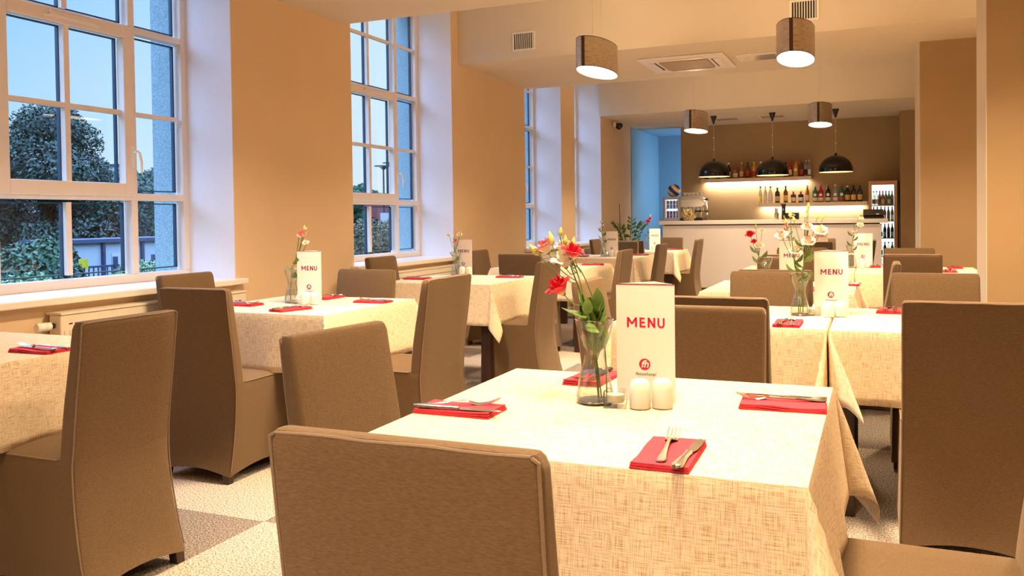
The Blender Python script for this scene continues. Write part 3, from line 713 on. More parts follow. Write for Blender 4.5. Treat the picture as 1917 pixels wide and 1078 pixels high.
# ------------------------------------------------------------------ menu cards
def text_mb(s, size, bold=0., shear=0., align='CENTER', space=1.):
    c = bpy.data.curves.new('t', 'FONT'); c.body = s; c.size = size; c.align_x = align; c.align_y = 'CENTER'; c.offset = bold; c.shear = shear; c.space_character = space; c.extrude = .0002; c.resolution_u = 6
    o = bpy.data.objects.new('t', c); COL.objects.link(o); dg = bpy.context.evaluated_depsgraph_get(); dg.update()
    me = o.evaluated_get(dg).to_mesh(); m = MB(); m.add([(v.co.x, -v.co.z, v.co.y) for v in me.vertices], [tuple(p.vertices) for p in me.polygons]); o.evaluated_get(dg).to_mesh_clear(); bpy.data.objects.remove(o); return m
CW, CHh = .150, .295
def make_menu(detail, pr='red'):
    t = thing('menu_card', 'x', 'menu', group='standing menu cards')
    a, b, c = (-CW/2, 0), (CW/2, 0), (0, .095); th = .0012
    m = MB()
    for p, q in ((a, b), (b, c), (c, a)):
        dx, dy = q[0]-p[0], q[1]-p[1]; L_ = math.hypot(dx, dy); nx, ny = -dy/L_*th, dx/L_*th
        m.add([(p[0], p[1], 0), (q[0], q[1], 0), (q[0]+nx, q[1]+ny, 0), (p[0]+nx, p[1]+ny, 0), (p[0], p[1], CHh), (q[0], q[1], CHh), (q[0]+nx, q[1]+ny, CHh), (p[0]+nx, p[1]+ny, CHh)],
              [(0, 3, 2, 1), (4, 5, 6, 7), (0, 1, 5, 4), (1, 2, 6, 5), (2, 3, 7, 6), (3, 0, 4, 7)])
    m.build('card', MT['card'], t, smooth=False)
    MB().box(-CW/2, CW/2, -.0009, .0012, CHh-.0015, CHh+.0006).build('dark_top_edge', MT['plum'], t, smooth=False)
    x = MB(); B_ = .0052; H2 = .0125
    def poly(ps): x.add([(px, 0, pz) for px, pz in ps], [tuple(range(len(ps)))])
    def bar(x0, z0, x1, z1, w): L2 = math.hypot(x1-x0, z1-z0); nx, nz = -(z1-z0)/L2*w/2, (x1-x0)/L2*w/2; poly([(x0+nx, z0+nz), (x1+nx, z1+nz), (x1-nx, z1-nz), (x0-nx, z0-nz)])
    def rect(a, b, c, d_): poly([(a, c), (b, c), (b, d_), (a, d_)])
    X0 = -.045; rect(X0, X0+B_, -H2, H2); rect(X0+.021, X0+.021+B_, -H2, H2); bar(X0+.0035, H2-.002, X0+.0131, -.004, B_*.9); bar(X0+.0227, H2-.002, X0+.0131, -.004, B_*.9)
    X0 = -.0125; rect(X0, X0+B_, -H2, H2)
    for zz in (-H2, -B_*.42, H2-B_*.85): rect(X0+B_, X0+.0155-(.002 if abs(zz) < .01 else 0), zz, zz+B_*.85)
    X0 = .0085; rect(X0, X0+B_, -H2, H2); rect(X0+.0145, X0+.0145+B_, -H2, H2); bar(X0+.003, H2-.002, X0+.0165, -H2+.002, B_*.95)
    X0 = .0335; rect(X0, X0+B_*.92, -.004, H2); rect(X0+.0135, X0+.0135+B_*.92, -.004, H2); ro = .00915; ri = ro-B_*.88; cx_ = X0+ro
    x.add([(cx_+r*math.cos(a), 0, -.0038+r*math.sin(a)) for r in (ro, ri) for a in np.linspace(math.pi, 2*math.pi, 13)], [(i, i+1, 14+i, 13+i) for i in range(12)])
    o = x.build('menu_lettering', MT[pr], t, smooth=False, loc=(-.002, -.0006, .198))
    d = MB(); n = 40; d.add([(.0145*math.cos(2*math.pi*i/n), 0, .0145*math.sin(2*math.pi*i/n)) for i in range(n)], [tuple(range(n))]); o = d.build('logo_disc', MT[pr], t, smooth=False, loc=(-.002, -.0005, .0925))
    x = text_mb('fh', .026, .0006, .25); x.build('logo_letters', MT['card'], o, smooth=False, loc=(0, -.0005, .0))
    x = text_mb('focushotel', .0115, .0, .25, space=1.08); x.build('hotel_name', MT['ink'], t, smooth=False, loc=(.0, -.0006, .068))
    return t
MENU = [(-.537, 2.12, 0, 'beside the red and white bouquet on foreground table', 'red'), (-2.95, 4.02, 8, 'on second window-row table', 'plum'), (-3.15, 6.40, 5, 'on third window-row table', 'plum'),
 (-2.88, 9.82, 5, 'on fifth window-row table', 'plum'), (-2.82, 11.72, 12, 'on last window-row table by the bar', 'red'), (-.192, 4.22, 12, 'on double table behind foreground table', 'plum'),
 (-.51, 5.86, 5, 'on single middle table behind pale chair', 'plum'), (-.105, 8.06, -3, 'on farther double table', 'plum'), (-.61, 10.95, 5, 'on middle table nearest the bar', 'red')]
mp_ = {'red': Proto(make_menu(True)), 'plum': Proto(make_menu(False, 'plum'))}
for x, y, a, wh, c in MENU: mp_[c].put((x, y, TT), R(a), 'standing white MENU card %s' % wh, 'standing menu cards')
mp_['red'].done(); mp_['plum'].done()

# ------------------------------------------------------------------ shakers, candles, vases
def make_shaker():
    t = thing('shaker', 'x', 'shaker', group='porcelain salt and pepper shakers')
    MB().lathe([(.018, 0), (.0235, .0015), (.0245, .006), (.0240, .045), (.0225, .058), (.018, .066), (.010, .0695), (.001, .0705)], 28).build('body', MT['porcelain'], t)
    h = MB()
    for a in range(3): h.lathe([(.0012, .0701), (.0012, .0706)], 8, (.006*math.cos(a*2.1), .006*math.sin(a*2.1), 0))
    h.build('pouring_holes', MT['slot'], t)
    return t
shk = Proto(make_shaker())
for x, y, wh in ((-.505, 2.045, 'foreground table'), (-2.90, 3.955, 'second window-row table'), (-3.10, 6.33, 'third window-row table'), (-.175, 4.135, 'double table'), (-.09, 7.965, 'farther double table'), (-2.83, 9.74, 'fifth window-row table'), (-2.80, 11.64, 'last window-row table'), (-.60, 10.87, 'middle table nearest the bar')):
    for s, n in ((-1, 'left'), (1, 'right')):
        shk.put((x+s*.0250, y+s*.011, TT), 0, 'white porcelain shaker, %s of pair before menu card, %s' % (n, wh), 'porcelain salt and pepper shakers', (1.04, 1.04, 1.04))
shk.done()
def make_candle(lit):
    t = thing('candle_holder', 'x', 'candle holder', group='glass tealight holders')
    g = MB(); S = .024
    g.rings([[(sx_*s, sy_*s, z) for sx_, sy_ in ((-1, -1), (1, -1), (1, 1), (-1, 1))] for s, z in ((S-.002, 0), (S, .003), (S, .037), (S-.001, .040))], True, False)
    k = 24; 
    g.lathe([(.020, .040), (.019, .012), (.001, .011)], k, cap0=False, cap1=False)
    # top face between the square and the round well
    sq = [(-1, -1), (1, -1), (1, 1), (-1, 1)]; vs = [(x*(S-.001), y*(S-.001), .040) for x, y in sq]+[(.020*math.cos(2*math.pi*i/k), .020*math.sin(2*math.pi*i/k), .040) for i in range(k)]
    fs = [(0, 1, 4+(k*7//8), 4+(k*5//8))]
    for i in range(4):
        a0 = (k*5//8 + i*k//4) % k; 
        for j in range(k//4): fs.append((i, 4+(a0+j+1) % k, 4+(a0+j) % k)) if j < k//8 else fs.append(((i+1) % 4, 4+(a0+j+1) % k, 4+(a0+j) % k))
        fs.append((i, (i+1) % 4, 4+(a0+k//8) % k))
    g.add(vs, fs[1:]); g.build('glass_cube', MT['thin'], t, smooth=False)
    MB().lathe([(.018, .013), (.018, .030), (.016, .029), (.001, .029)], 20).build('tealight', MT['wax'], t)
    if lit: MB().lathe([(.0005, .030), (.0028, .035), (.0032, .039), (.0018, .046), (.0003, .051)], 10).build('flame', MT['flame'], t)
    return t
c0 = Proto(make_candle(True))
for x, y, wh in ((-.592, 2.035, 'lit, at the foot of the foreground vase'), (-2.995, 3.97, 'on second window-row table'), (-.268, 4.18, 'on double table'), (-2.92, 9.76, 'on fifth window-row table')):
    c0.put((x, y, TT), R(12), 'small square glass tealight holder %s' % wh, 'glass tealight holders', (1.15, 1.15, 1.0))
c0.done()
VP = [(.038, 0), (.046, .004), (.047, .02), (.040, .06), (.029, .10), (.0255, .12), (.030, .145), (.040, .17), (.0465, .195), (.048, .21)]
def make_vase():
    t = thing('glass_vase', 'x', 'vase', group='waisted glass vases')
    ins = [(r-.0022, max(z, .008)) for r, z in VP[::-1]]
    MB().lathe(VP+ins+[(.001, .008)], 36, cap0=True, cap1=False).build('vase_wall', MT['thin'], t)
    MB().lathe([(.0475, .208), (.0495, .2095), (.0475, .211)], 36, cap0=False, cap1=False).build('rim', MT['porcelain'] if False else MT['glass'], t)
    MB().lathe([(.040, .009), (.0445, .02), (.038, .06), (.034, .078), (.001, .078)], 32).build('water', MT['thin'], t)
    MB().lathe([(.036, .001), (.043, .005), (.040, .008), (.001, .008)], 32).build('thick_base', MT['glass'], t)
    return t
vs_ = Proto(make_vase())
VASE = [(-.652, 2.06, 'foreground vase', ), (-3.07, 4.02, 'second window-row vase'), (-3.20, 6.36, 'third window-row vase'), (-2.975, 9.80, 'fifth window-row vase'), (-2.92, 11.75, 'last window-row vase'), (-.325, 4.16, 'double-table vase'),
        (-.655, 5.72, 'single middle table vase'), (-.195, 7.93, 'farther double table vase'), (-.95, 10.9, 'vase of middle table nearest the bar')]
for x, y, wh in VASE: vs_.put((x, y, TT), 0, 'clear waisted glass %s' % wh if 'vase' in wh[:6] else 'clear waisted glass, %s with flowers' % wh, 'waisted glass vases', (.92, .92, .92) if y > 2.5 else None)
vs_.done()

# ------------------------------------------------------------------ flowers
def frame(dirv):
    d = Vector(dirv).normalized(); a = d.cross(Vector((0, 0, 1)) if abs(d.z) < .95 else Vector((1, 0, 0))).normalized(); return d, a, d.cross(a)
def bloom(parent, p, d, s, m, rnd, petals=13, name='bloom'):
    """ruffled cup of overlapping petals in three rings"""
    d, a, b = frame(d); mb = MB(); p = Vector(p)
    for k in range(petals):
        ring = 0 if k < petals*.3 else 1 if k < petals*.6 else 2
        an = k*2.4+rnd.uniform(-.2, .2); op = (.24, .44, .62)[ring]+rnd.uniform(-.05, .07); half = (1.0, .85, .72)[ring]
        H_ = (1.35, 1.38, 1.25)[ring]+rnd.uniform(-.06, .06); fl = (.0, .10, .30)[ring]; ph = rnd.uniform(0, 6)
        vs = []; uv = []; NU, NV = 9, 8
        for j in range(NV):
            v = j/(NV-1); rr = s*(.10+op*math.sin(v*math.pi*.5)*.95+fl*v**4); hh = s*H_*(v**1.15)*(1-.16*ring*v**4)
            for i in range(NU):
                u = (i/(NU-1)-.5)*2; w_ = half*min(1, .35+.9*v)*(1-.25*v**6); ang = an+u*w_
                ruf = s*.07*math.sin(u*6+ph)*v**3; h2 = hh-s*.20*u*u*v**2+ruf*.6
                q = p+(a*math.cos(ang)+b*math.sin(ang))*(rr+ruf)+d*h2; vs.append(tuple(q)); uv.append((i/(NU-1), v))
        mb.add(vs, [(j*NU+i, j*NU+i+1, (j+1)*NU+i+1, (j+1)*NU+i) for j in range(NV-1) for i in range(NU-1)], uv)
    o = mb.build(name, m, parent); return o
def budm(parent, p, d, s):
    d, a, b = frame(d); mb = MB(); p = Vector(p); n = 10
    mb.rings([[tuple(p+d*s*z+(a*math.cos(2*math.pi*i/n)+b*math.sin(2*math.pi*i/n))*s*r) for i in range(n)] for r, z in ((.10, -.1), (.30, .15), (.42, .5), (.38, .9), (.20, 1.4), (.04, 1.75))]); return mb.build('bud', MT['bud'], parent)
def leaf(parent, p, d, s, name='leaf', m=None, wide=.32):
    d, a, b = frame(d); mb = MB(); p = Vector(p); vs = []; NU, NV = 5, 9
    for j in range(NV):
        v = j/(NV-1); w_ = wide*s*math.sin(math.pi*min(1, v**.8))**.8 if 0 < v < 1 else .002
        for i in range(NU):
            u = (i/(NU-1)-.5)*2; q = p+d*s*v+a*u*w_+b*(s*.12*u*u*(w_/s/.3)-s*.18*v*v); vs.append(tuple(q))
    mb.add(vs, [(j*NU+i, j*NU+i+1, (j+1)*NU+i+1, (j+1)*NU+i) for j in range(NV-1) for i in range(NU-1)]); return mb.build(name, m or MT['leaf'], parent)
def spray(base, pts, label, heads, leaves, r=.0018, cat='flower', name='lisianthus_stem'):
    """one cut stem; base world point, pts/heads/leaves relative to base"""
    t = thing(name, label, cat, base, 0, 'cut lisianthus stems'); rnd = random.Random(label)
    def smooth(ps):
        ps = [Vector(p) for p in ps]; out = []
        for i in range(len(ps)-1):
            p0, p1, p2, p3 = ps[max(i-1, 0)], ps[i], ps[i+1], ps[min(i+2, len(ps)-1)]
            for k in range(4):
                u = k/4; out.append(.5*((2*p1)+(p2-p0)*u+(2*p0-5*p1+4*p2-p3)*u*u+(3*p1-p0-3*p2+p3)*u**3))
        return out+[ps[-1]]
    st = MB(); st.tube(smooth(pts), r, 7)
    main = smooth(pts)
    for h in heads:
        kind, p, d, s = h[:4]; fr_ = Vector(h[4]) if len(h) > 4 else main[int(len(main)*.55)]
        q = Vector(p); mid = (fr_+q)/2+Vector((0, 0, -.01))
        st.tube(smooth([fr_, mid, q-Vector(d).normalized()*s*.1]), r*.7, 6)
    st.build('stem', MT['stem'], t)
    for h in heads:
        kind, p, d, s = h[:4]
        if kind == 'bud': budm(t, p, d, s)
        else:
            bloom(t, p, d, s, MT[kind], rnd)
            D = Vector(d).normalized(); cb = MB(); cb.lathe([(.001, -.004), (s*.16, .0), (s*.20, s*.18)], 8, cap1=False); o = cb.build('calyx', MT['stem'], t); o.location = Vector(p); o.rotation_mode = 'QUATERNION'; o.rotation_quaternion = Vector((0, 0, 1)).rotation_difference(D)
    for l_ in leaves: leaf(t, *l_)
    return t
B = (-.635, 2.06, TT+.012)   # foot of the foreground stems, resting in the vase
def rel(x, z, y=2.06, b=B): return (x-b[0], y-b[1], z-b[2])
spray(B, [(0, 0, 0), rel(-.648, .87), rel(-.672, .99), rel(-.695, 1.05), rel(-.725, 1.13)], 'tall stem with pink-edged bloom and buds, in foreground vase',
      [('pink', rel(-.772, 1.128), (-.45, -.12, .9), .030, rel(-.70, 1.06)), ('bud', rel(-.800, 1.125), (-.6, -.2, .7), .021, rel(-.70, 1.05)), ('bud', rel(-.762, 1.150), (-.2, 0, 1), .021, rel(-.72, 1.10)), ('bud', rel(-.740, 1.172), (.1, 0, 1), .014, rel(-.715, 1.10))],
      [(rel(-.672, .985), (-.9, -.3, -.05), .062), (rel(-.664, .955), (-.2, -.5, .9), .045)])
spray((B[0]+.012, B[1]+.006, B[2]), [(0, 0, 0), rel(-.640, .88, 2.066), rel(-.660, .98, 2.07), rel(-.700, 1.08, 2.07), rel(-.728, 1.10, 2.07)], 'stem with large cream bloom and green buds, in foreground vase',
      [('white', rel(-.735, 1.092, 2.05), (-.05, -.35, 1), .035, rel(-.712, 1.08)), ('white', rel(-.752, 1.128, 2.09), (-.2, -.1, 1), .026, rel(-.715, 1.09)), ('bud', rel(-.740, 1.150), (0, 0, 1), .015, rel(-.72, 1.10)), ('bud', rel(-.722, 1.142), (.2, 0, 1), .017, rel(-.70, 1.08))],
      [(rel(-.662, .985), (.25, -.3, 1), .058), (rel(-.668, .995), (-.6, -.3, .6), .045)])
spray((B[0]-.004, B[1]-.012, B[2]), [(0, 0, 0), rel(-.643, .88, 2.05), rel(-.655, .97, 2.05), rel(-.680, 1.07, 2.05), rel(-.700, 1.12, 2.05)], 'stem with two red blooms, in foreground vase',
      [('redp', rel(-.700, 1.118, 2.045), (.35, -.15, .9), .029, rel(-.685, 1.08, 2.05)), ('redp', rel(-.712, 1.028, 2.03), (-.45, -.30, .85), .037, rel(-.672, 1.00, 2.05))],
      [(rel(-.652, .960, 2.045), (.5, -.5, -.5), .05), (rel(-.657, .975, 2.04), (-.5, -.5, .1), .045), (rel(-.655, .98, 2.04), (.1, -.3, .95), .042)])
g_ = thing('leafy_stem', 'short stem of dense green leaves, in foreground vase', 'foliage', (B[0]-.01, B[1]+.01, B[2]))
MB().tube([(0, 0, 0), (-.002, -.01, .09), (-.008, -.01, .16), (-.02, -.01, .20)], .002, 7).build('stem', MT['stem'], g_)
rl = random.Random(3)
for i in range(26):
    a = i*2.4; z = .112+.0042*i; q_ = .30+.35*(i/26); leaf(g_, (-.003-.0005*i, -.008, z), (math.cos(a)*q_, math.sin(a)*q_, .75+rl.uniform(-.35, .15)), .050+.014*rl.random(), wide=.34)
# simpler stems on the other tables: x, y, heads
def simple(x, y, lean, H_, heads, label, lf=3, sc=1.):
    b = (x, y, TT+.012); lx = lean
    pts = [(-lx*.12, 0, 0), (lx*.1, 0, .18), (lx*.5, 0, H_*.6), (lx, 0, H_)]
    hs = []
    rr = random.Random(label)
    for i, (k, dx, z, s) in enumerate(heads): hs.append((k, (lx+dx, rr.uniform(-.02, .01), z), (dx*4+lx, -.55 if k != 'bud' else 0, .8), s, (lx*.55, 0, min(z-.04, H_*.62))))
    lv = [((lx*(.2+.12*i), 0, H_*(.36+.11*i)), ((-1)**i*.7, -.5, .5), .06*sc) for i in range(lf)]
    spray(b, pts, label, hs, lv, .0022)
simple(-3.075, 4.02, .06, .36, [('pink', .02, .36, .030), ('bud', .03, .40, .018), ('bud', .055, .40, .012), ('white', .045, .32, .02)], 'slender stem with one pink bloom, second window-row table', 3)
simple(-3.20, 6.36, -.02, .30, [('white', -.03, .31, .024), ('white', .05, .31, .024), ('pink', .02, .25, .026), ('bud', .07, .33, .014)], 'small white and blush flowers, third window-row table', 2)
simple(-2.975, 9.80, -.02, .40, [('white', .0, .38, .022), ('white', .015, .34, .022), ('white', -.015, .30, .022), ('white', .01, .26, .02), ('bud', .01, .44, .02)], 'upright white spike of blooms, fifth window-row table', 4, 1.2)
simple(-2.935, 11.75, .01, .38, [('redp', .0, .36, .035), ('redp', .03, .40, .03), ('bud', .04, .45, .02)], 'stem with small red bloom, last window-row table by bar', 3)
simple(-.335, 4.165, -.03, .40, [('rimmed', -.035, .34, .034), ('bud', .0, .44, .018), ('white', .02, .27, .03), ('bud', -.02, .41, .016)], 'left stem with pale pink-rimmed bloom, double-table vase', 3)
simple(-.320, 4.155, .035, .40, [('rimmed', .0, .31, .036), ('white', .045, .36, .034), ('bud', .035, .43, .018), ('bud', .06, .43, .018), ('bud', .0, .48, .016)], 'right stem with large cream and pink blooms, double-table vase', 3)
simple(-.312, 4.175, .01, .44, [('rimmed', .01, .38, .028), ('bud', .01, .46, .018), ('bud', -.045, .42, .016)], 'tall middle stem with buds, double-table vase', 4)
simple(-.665, 5.72, -.06, .30, [('redp', -.02, .31, .034), ('redp', .0, .27, .022), ('white', .03, .24, .032), ('bud', .01, .36, .02), ('white', .05, .34, .02)], 'stem with deep pink bloom, single middle table vase', 4, 1.3)
simple(-.20, 7.93, .03, .38, [('white', .04, .34, .03), ('white', .05, .40, .022), ('rimmed', .0, .29, .024), ('bud', .03, .42, .02)], 'pale flowers leaning right, farther double table', 4, 1.1)
simple(-.955, 10.9, -.05, .36, [('pink', -.01, .36, .035), ('pink', .02, .27, .03), ('pink', .0, .31, .03), ('bud', -.02, .41, .02)], 'faded pink spike of flowers, middle table nearest the bar', 4, 1.2)

# ------------------------------------------------------------------ bar counter
YC = 13.8
t = thing('bar_counter', 'long white bar counter with shadow gap under its top', 'counter', (-1.5, YC, 0))
MB().box(-1.69, 1.57, 0, .05, .07, 1.06).box(-1.69, -1.64, .05, .55, .07, 1.06).box(1.52, 1.57, .05, .55, .07, 1.06).build('front_panel', MT['counter'], t, bevel=.002)
MB().box(-1.66, 1.54, .03, .52, 0, .07).build('toe_kick', MT['kick'], t, smooth=False)
MB().box(-1.67, 1.55, .025, .50, 1.06, 1.078).build('shadow_gap', MT['slot'], t, smooth=False)
MB().box(-1.745, 1.66, -.03, .58, 1.078, 1.14).build('countertop', MT['counter'], t, bevel=.003)
CT = 1.14
def wshelf(x0, x1, z0, z1, label):
    t = thing('wall_shelf', label, 'shelf', ((x0+x1)/2, YB, z0), 0, 'lit bottle shelves'); L = (x1-x0)/2
    MB().box(-L, L, -.25, -.002, .012, z1-z0).box(-L, L, -.25, -.235, -.008, .012).build('board', MT['shelf'], t, bevel=.002)
    MB().box(-L+.05, L-.05, -.05, -.03, -.004, .0115).build('led_strip', MT['led'], t, smooth=False)
    l = bpy.data.lights.new('shelf_glow', 'AREA'); l.shape = 'RECTANGLE'; l.size = 2*L-.1; l.size_y = .02; l.energy = 17*L; l.color = (1, .86, .70)
    o = bpy.data.objects.new('shelf_glow', l); COL.objects.link(o); o.parent = t; o.location = (0, -.06, -.006)
wshelf(-2.72, -.96, 1.775, 1.83, 'upper light wood wall shelf with glowing strip beneath')
wshelf(-1.80, -.13, 1.355, 1.41, 'lower light wood wall shelf with glowing strip beneath')

# bottles
def bmat(n, c, clear=False): 
    return mat(n, c, .08, spec=.6, var=.03, trans=.75, ior=1.3) if clear else mat(n, c, .1, spec=.6, var=.05)
BC = {'green': (.02, .16, .05), 'dark': (.02, .012, .010), 'amber': (.35, .12, .02), 'clear': (.85, .85, .78), 'red': (.40, .02, .02), 'orange': (.75, .28, .03), 'brown': (.10, .035, .015), 'yellow': (.75, .65, .2)}
BM = {k: bmat(k+'_bottle_glass', c, k in ('clear',)) for k, c in BC.items()}
LC = {k: mat(k+'_label_paper', c, .5) for k, c in {'cream': (.85, .75, .58), 'white': (.88, .85, .8), 'redl': (.5, .04, .03), 'gold': (.65, .42, .10), 'tan': (.62, .45, .22), 'black': (.02, .02, .02), 'blue': (.05, .15, .6), 'yell': (.8, .7, .1)}.items()}
CAPC = {k: mat(k+'_cap', c, .3) for k, c in {'black': (.015, .015, .015), 'red': (.6, .03, .02), 'white': (.85, .8, .72), 'gold': (.7, .5, .2), 'silver': (.6, .6, .6)}.items()}
SH = {'tall': [(.034, 0), (.036, .005), (.036, .165), (.032, .185), (.016, .215), (.013, .225), (.013, .262)],
      'vermouth': [(.036, 0), (.039, .01), (.039, .10), (.042, .15), (.038, .175), (.018, .21), (.014, .235), (.014, .262)],
      'square': [(.038, 0), (.040, .006), (.040, .110), (.034, .125), (.014, .135), (.013, .165)],
      'wine': [(.036, 0), (.038, .01), (.038, .15), (.034, .175), (.016, .20), (.014, .24)],
      'slim': [(.028, 0), (.029, .005), (.029, .16), (.024, .19), (.012, .22), (.011, .265)]}
def bottle(x, y, z, shape, col, lab, cap, label, group, s=1., name='liquor_bottle'):
    t = thing(name, label, 'bottle', (x, y, z), 0, group); pr = [(r*s, h*s) for r, h in SH[shape]]; top = pr[-1][1]; n = 4 if False else 16
    MB().lathe(pr, n).build('glass_body', BM[col], t)
    MB().lathe([(pr[-1][0]+.002, top-.018*s), (pr[-1][0]+.0025, top+.008*s), (pr[-1][0]*.8, top+.012*s)], 12).build('cap', CAPC[cap], t)
    r = pr[2][0]+.0008; h1 = pr[2][1]
    if lab:
        m = MB(); aa = np.linspace(R(205), R(335), 9); m.rings([[(r*math.cos(a), r*math.sin(a), z_) for a in aa] for z_ in (h1*.18, h1*.72)], False, False, closed=False); m.build('label', LC[lab], t)
        if shape == 'vermouth':
            m = MB(); m.add([(.024*math.cos(a), -r-.001, h1*1.15+.024*math.sin(a)) for a in np.linspace(0, 6.1, 16)], [tuple(range(16))]); m.build('round_emblem', LC['white'], t, smooth=False)
    return t
UP = [(-2.64, 'tall', 'dark', 'white', 'black', 'dark bottle with white neck at left end'), (-2.45, 'wine', 'brown', 'tan', 'black', 'brown bottle mostly hidden by left dome lamp'), (-2.27, 'tall', 'dark', 'yell', 'white', 'dark bottle with white cap right of left dome lamp'), (-2.16, 'square', 'amber', 'cream', 'red', 'short amber bottle with cream label'),
 (-2.06, 'tall', 'amber', 'tan', 'gold', 'amber bottle with tan label'), (-1.96, 'tall', 'brown', 'redl', 'black', 'dark brown bottle with slanted red label'), (-1.86, 'tall', 'orange', 'redl', 'gold', 'orange bottle with red slanted label'), (-1.75, 'slim', 'clear', 'cream', 'white', 'tall clear bottle left of middle dome lamp'),
 (-1.46, 'tall', 'clear', 'white', 'white', 'clear bottle mostly behind middle dome lamp'), (-1.36, 'wine', 'dark', 'white', 'black', 'dark bottle at right edge of middle dome lamp'), (-1.29, 'tall', 'red', 'cream', 'red', 'red bottle with cream label'), (-1.20, 'vermouth', 'orange', 'gold', 'red', 'orange-yellow bottle with round label'), (-1.11, 'tall', 'brown', 'redl', 'red', 'dark bottle with red framed label'),
 (-1.045, 'tall', 'clear', 'black', 'silver', 'clear bottle with black and white label'), (-.995, 'slim', 'clear', 'white', 'silver', 'clear slim bottle at right end')]
for x, sh, c, l_, cp, lb in UP: bottle(x, 14.70, 1.83, sh, c, l_, cp, lb+' of upper shelf', 'bottles on the upper bar shelf', .97 if sh != 'square' else 1.1)
LO = [(-1.76, 'slim', 'clear', 'yell', 'black', 'clear bottle with yellow-green label at left end'), (-1.68, 'slim', 'clear', 'white', 'white', 'very pale clear bottle second from left'), (-1.60, 'tall', 'clear', 'white', 'black', 'clear bottle with black cap third from left'), (-1.49, 'wine', 'dark', 'tan', 'black', 'black bottle with round-shouldered body'),
 (-1.36, 'tall', 'brown', 'gold', 'black', 'brown bottle with golden label above the black tap'), (-1.24, 'square', 'brown', 'cream', 'red', 'squat dark bottle with cream arched label'), (-1.125, 'square', 'dark', 'white', 'red', 'squat square bottle with white label'), (-1.025, 'slim', 'amber', 'cream', 'gold', 'slim bottle with cream label and gold neck'),
 (-.905, 'vermouth', 'green', 'cream', 'silver', 'green bottle with round white emblem'), (-.82, 'vermouth', 'red', 'cream', 'red', 'pale bottle with red lower half and red cap'), (-.71, 'vermouth', 'dark', 'cream', 'red', 'nearly black bottle with red cap'), (-.60, 'vermouth', 'clear', 'cream', 'silver', 'clear bottle with large round white emblem'),
 (-.505, 'vermouth', 'green', 'redl', 'red', 'deep green bottle with bright red cap'), (-.42, 'wine', 'dark', 'gold', 'white', 'dark wine bottle with white neck'), (-.33, 'wine', 'dark', 'gold', 'black', 'dark wine bottle with black neck'), (-.235, 'wine', 'dark', 'gold', 'black', 'dark wine bottle at right end')]
for x, sh, c, l_, cp, lb in LO: bottle(x, 14.70, 1.41, sh, c, l_, cp, lb+' of lower shelf', 'bottles on the lower bar shelf', 1.02 if sh != 'square' else 1.05)

# drinks fridge
t = thing('drinks_fridge', 'tall lit drinks fridge with copper-coloured frame and glass door', 'fridge', (.095, 14.26, 0))
MB().box(-.20, .20, .05, .07, .03, 1.70).box(-.20, -.185, .02, .5, .03, 1.70).box(.185, .20, .02, .5, .03, 1.70).box(-.2, .2, .48, .5, .03, 1.7).box(-.2, .2, .02, .5, 1.68, 1.70).box(-.2, .2, .02, .5, .03, .10).build('cabinet', MT['counter'], t, smooth=False) if False else \
MB().box(-.20, -.185, .02, .5, .03, 1.70).box(.185, .20, .02, .5, .03, 1.70).box(-.2, .2, .48, .5, .03, 1.7).box(-.2, .2, .02, .5, 1.68, 1.70).box(-.2, .2, .02, .5, .03, .10).build('cabinet', MT['counter'], t, smooth=False)
cop = mat('copper_frame', (.62, .34, .18), .4)
d = MB().box(-.20, -.155, -.01, .018, .05, 1.71).box(.155, .20, -.01, .018, .05, 1.71).box(-.155, .155, -.01, .018, 1.65, 1.71).box(-.155, .155, -.01, .018, .05, .12).build('door', cop, t, bevel=.003)
MB().box(-.155, .155, .002, .006, .12, 1.65).build('door_glass', MT['thin'], d, smooth=False)
MB().box(.201, .222, .0, .5, .03, 1.71).build('side_piece', MT['dark'], t, smooth=False)  # narrow black strip along the right edge of the fridge
MB().box(-.18, .18, .460, .475, .12, 1.66).build('lit_back_panel', mat('fridge_light', (.8, .95, 1), .5, em=(.75, .95, 1.0), es=1.6), t, smooth=False)
for z in (.30, .56, .84, 1.10, 1.34): MB().box(-.184, .184, .03, .455, z-.012, z).build('fridge_shelf', MT['plastic'], t, smooth=False)
cc = {1.34: ('clear', 'clear', 'red', 'red', 'green', 'green', 'green'), 1.10: ('dark', 'dark', 'green', 'dark', 'dark', 'brown'), .84: ('dark', 'brown', 'clear', 'dark', 'dark', 'dark'), .56: ('clear', 'dark', 'clear', 'dark', 'clear', 'dark'), .30: ('clear', 'clear', 'clear', 'dark', 'clear', 'clear')}
for z, cs in cc.items():
    n = len(cs)
    for i, c in enumerate(cs):
        bottle(.095-.13+.26*i/(n-1), 14.36, z, 'slim', c, 'white' if i % 2 else 'black', 'red' if c == 'red' else 'silver', '%s bottle in fridge, %s shelf, place %s from left' % (c, {1.34: 'top', 1.10: 'second', .84: 'third', .56: 'fourth', .30: 'lowest'}[z], ['one', 'two', 'three', 'four', 'five', 'six', 'seven'][i]), 'bottles in the drinks fridge', .80, 'drink_bottle')

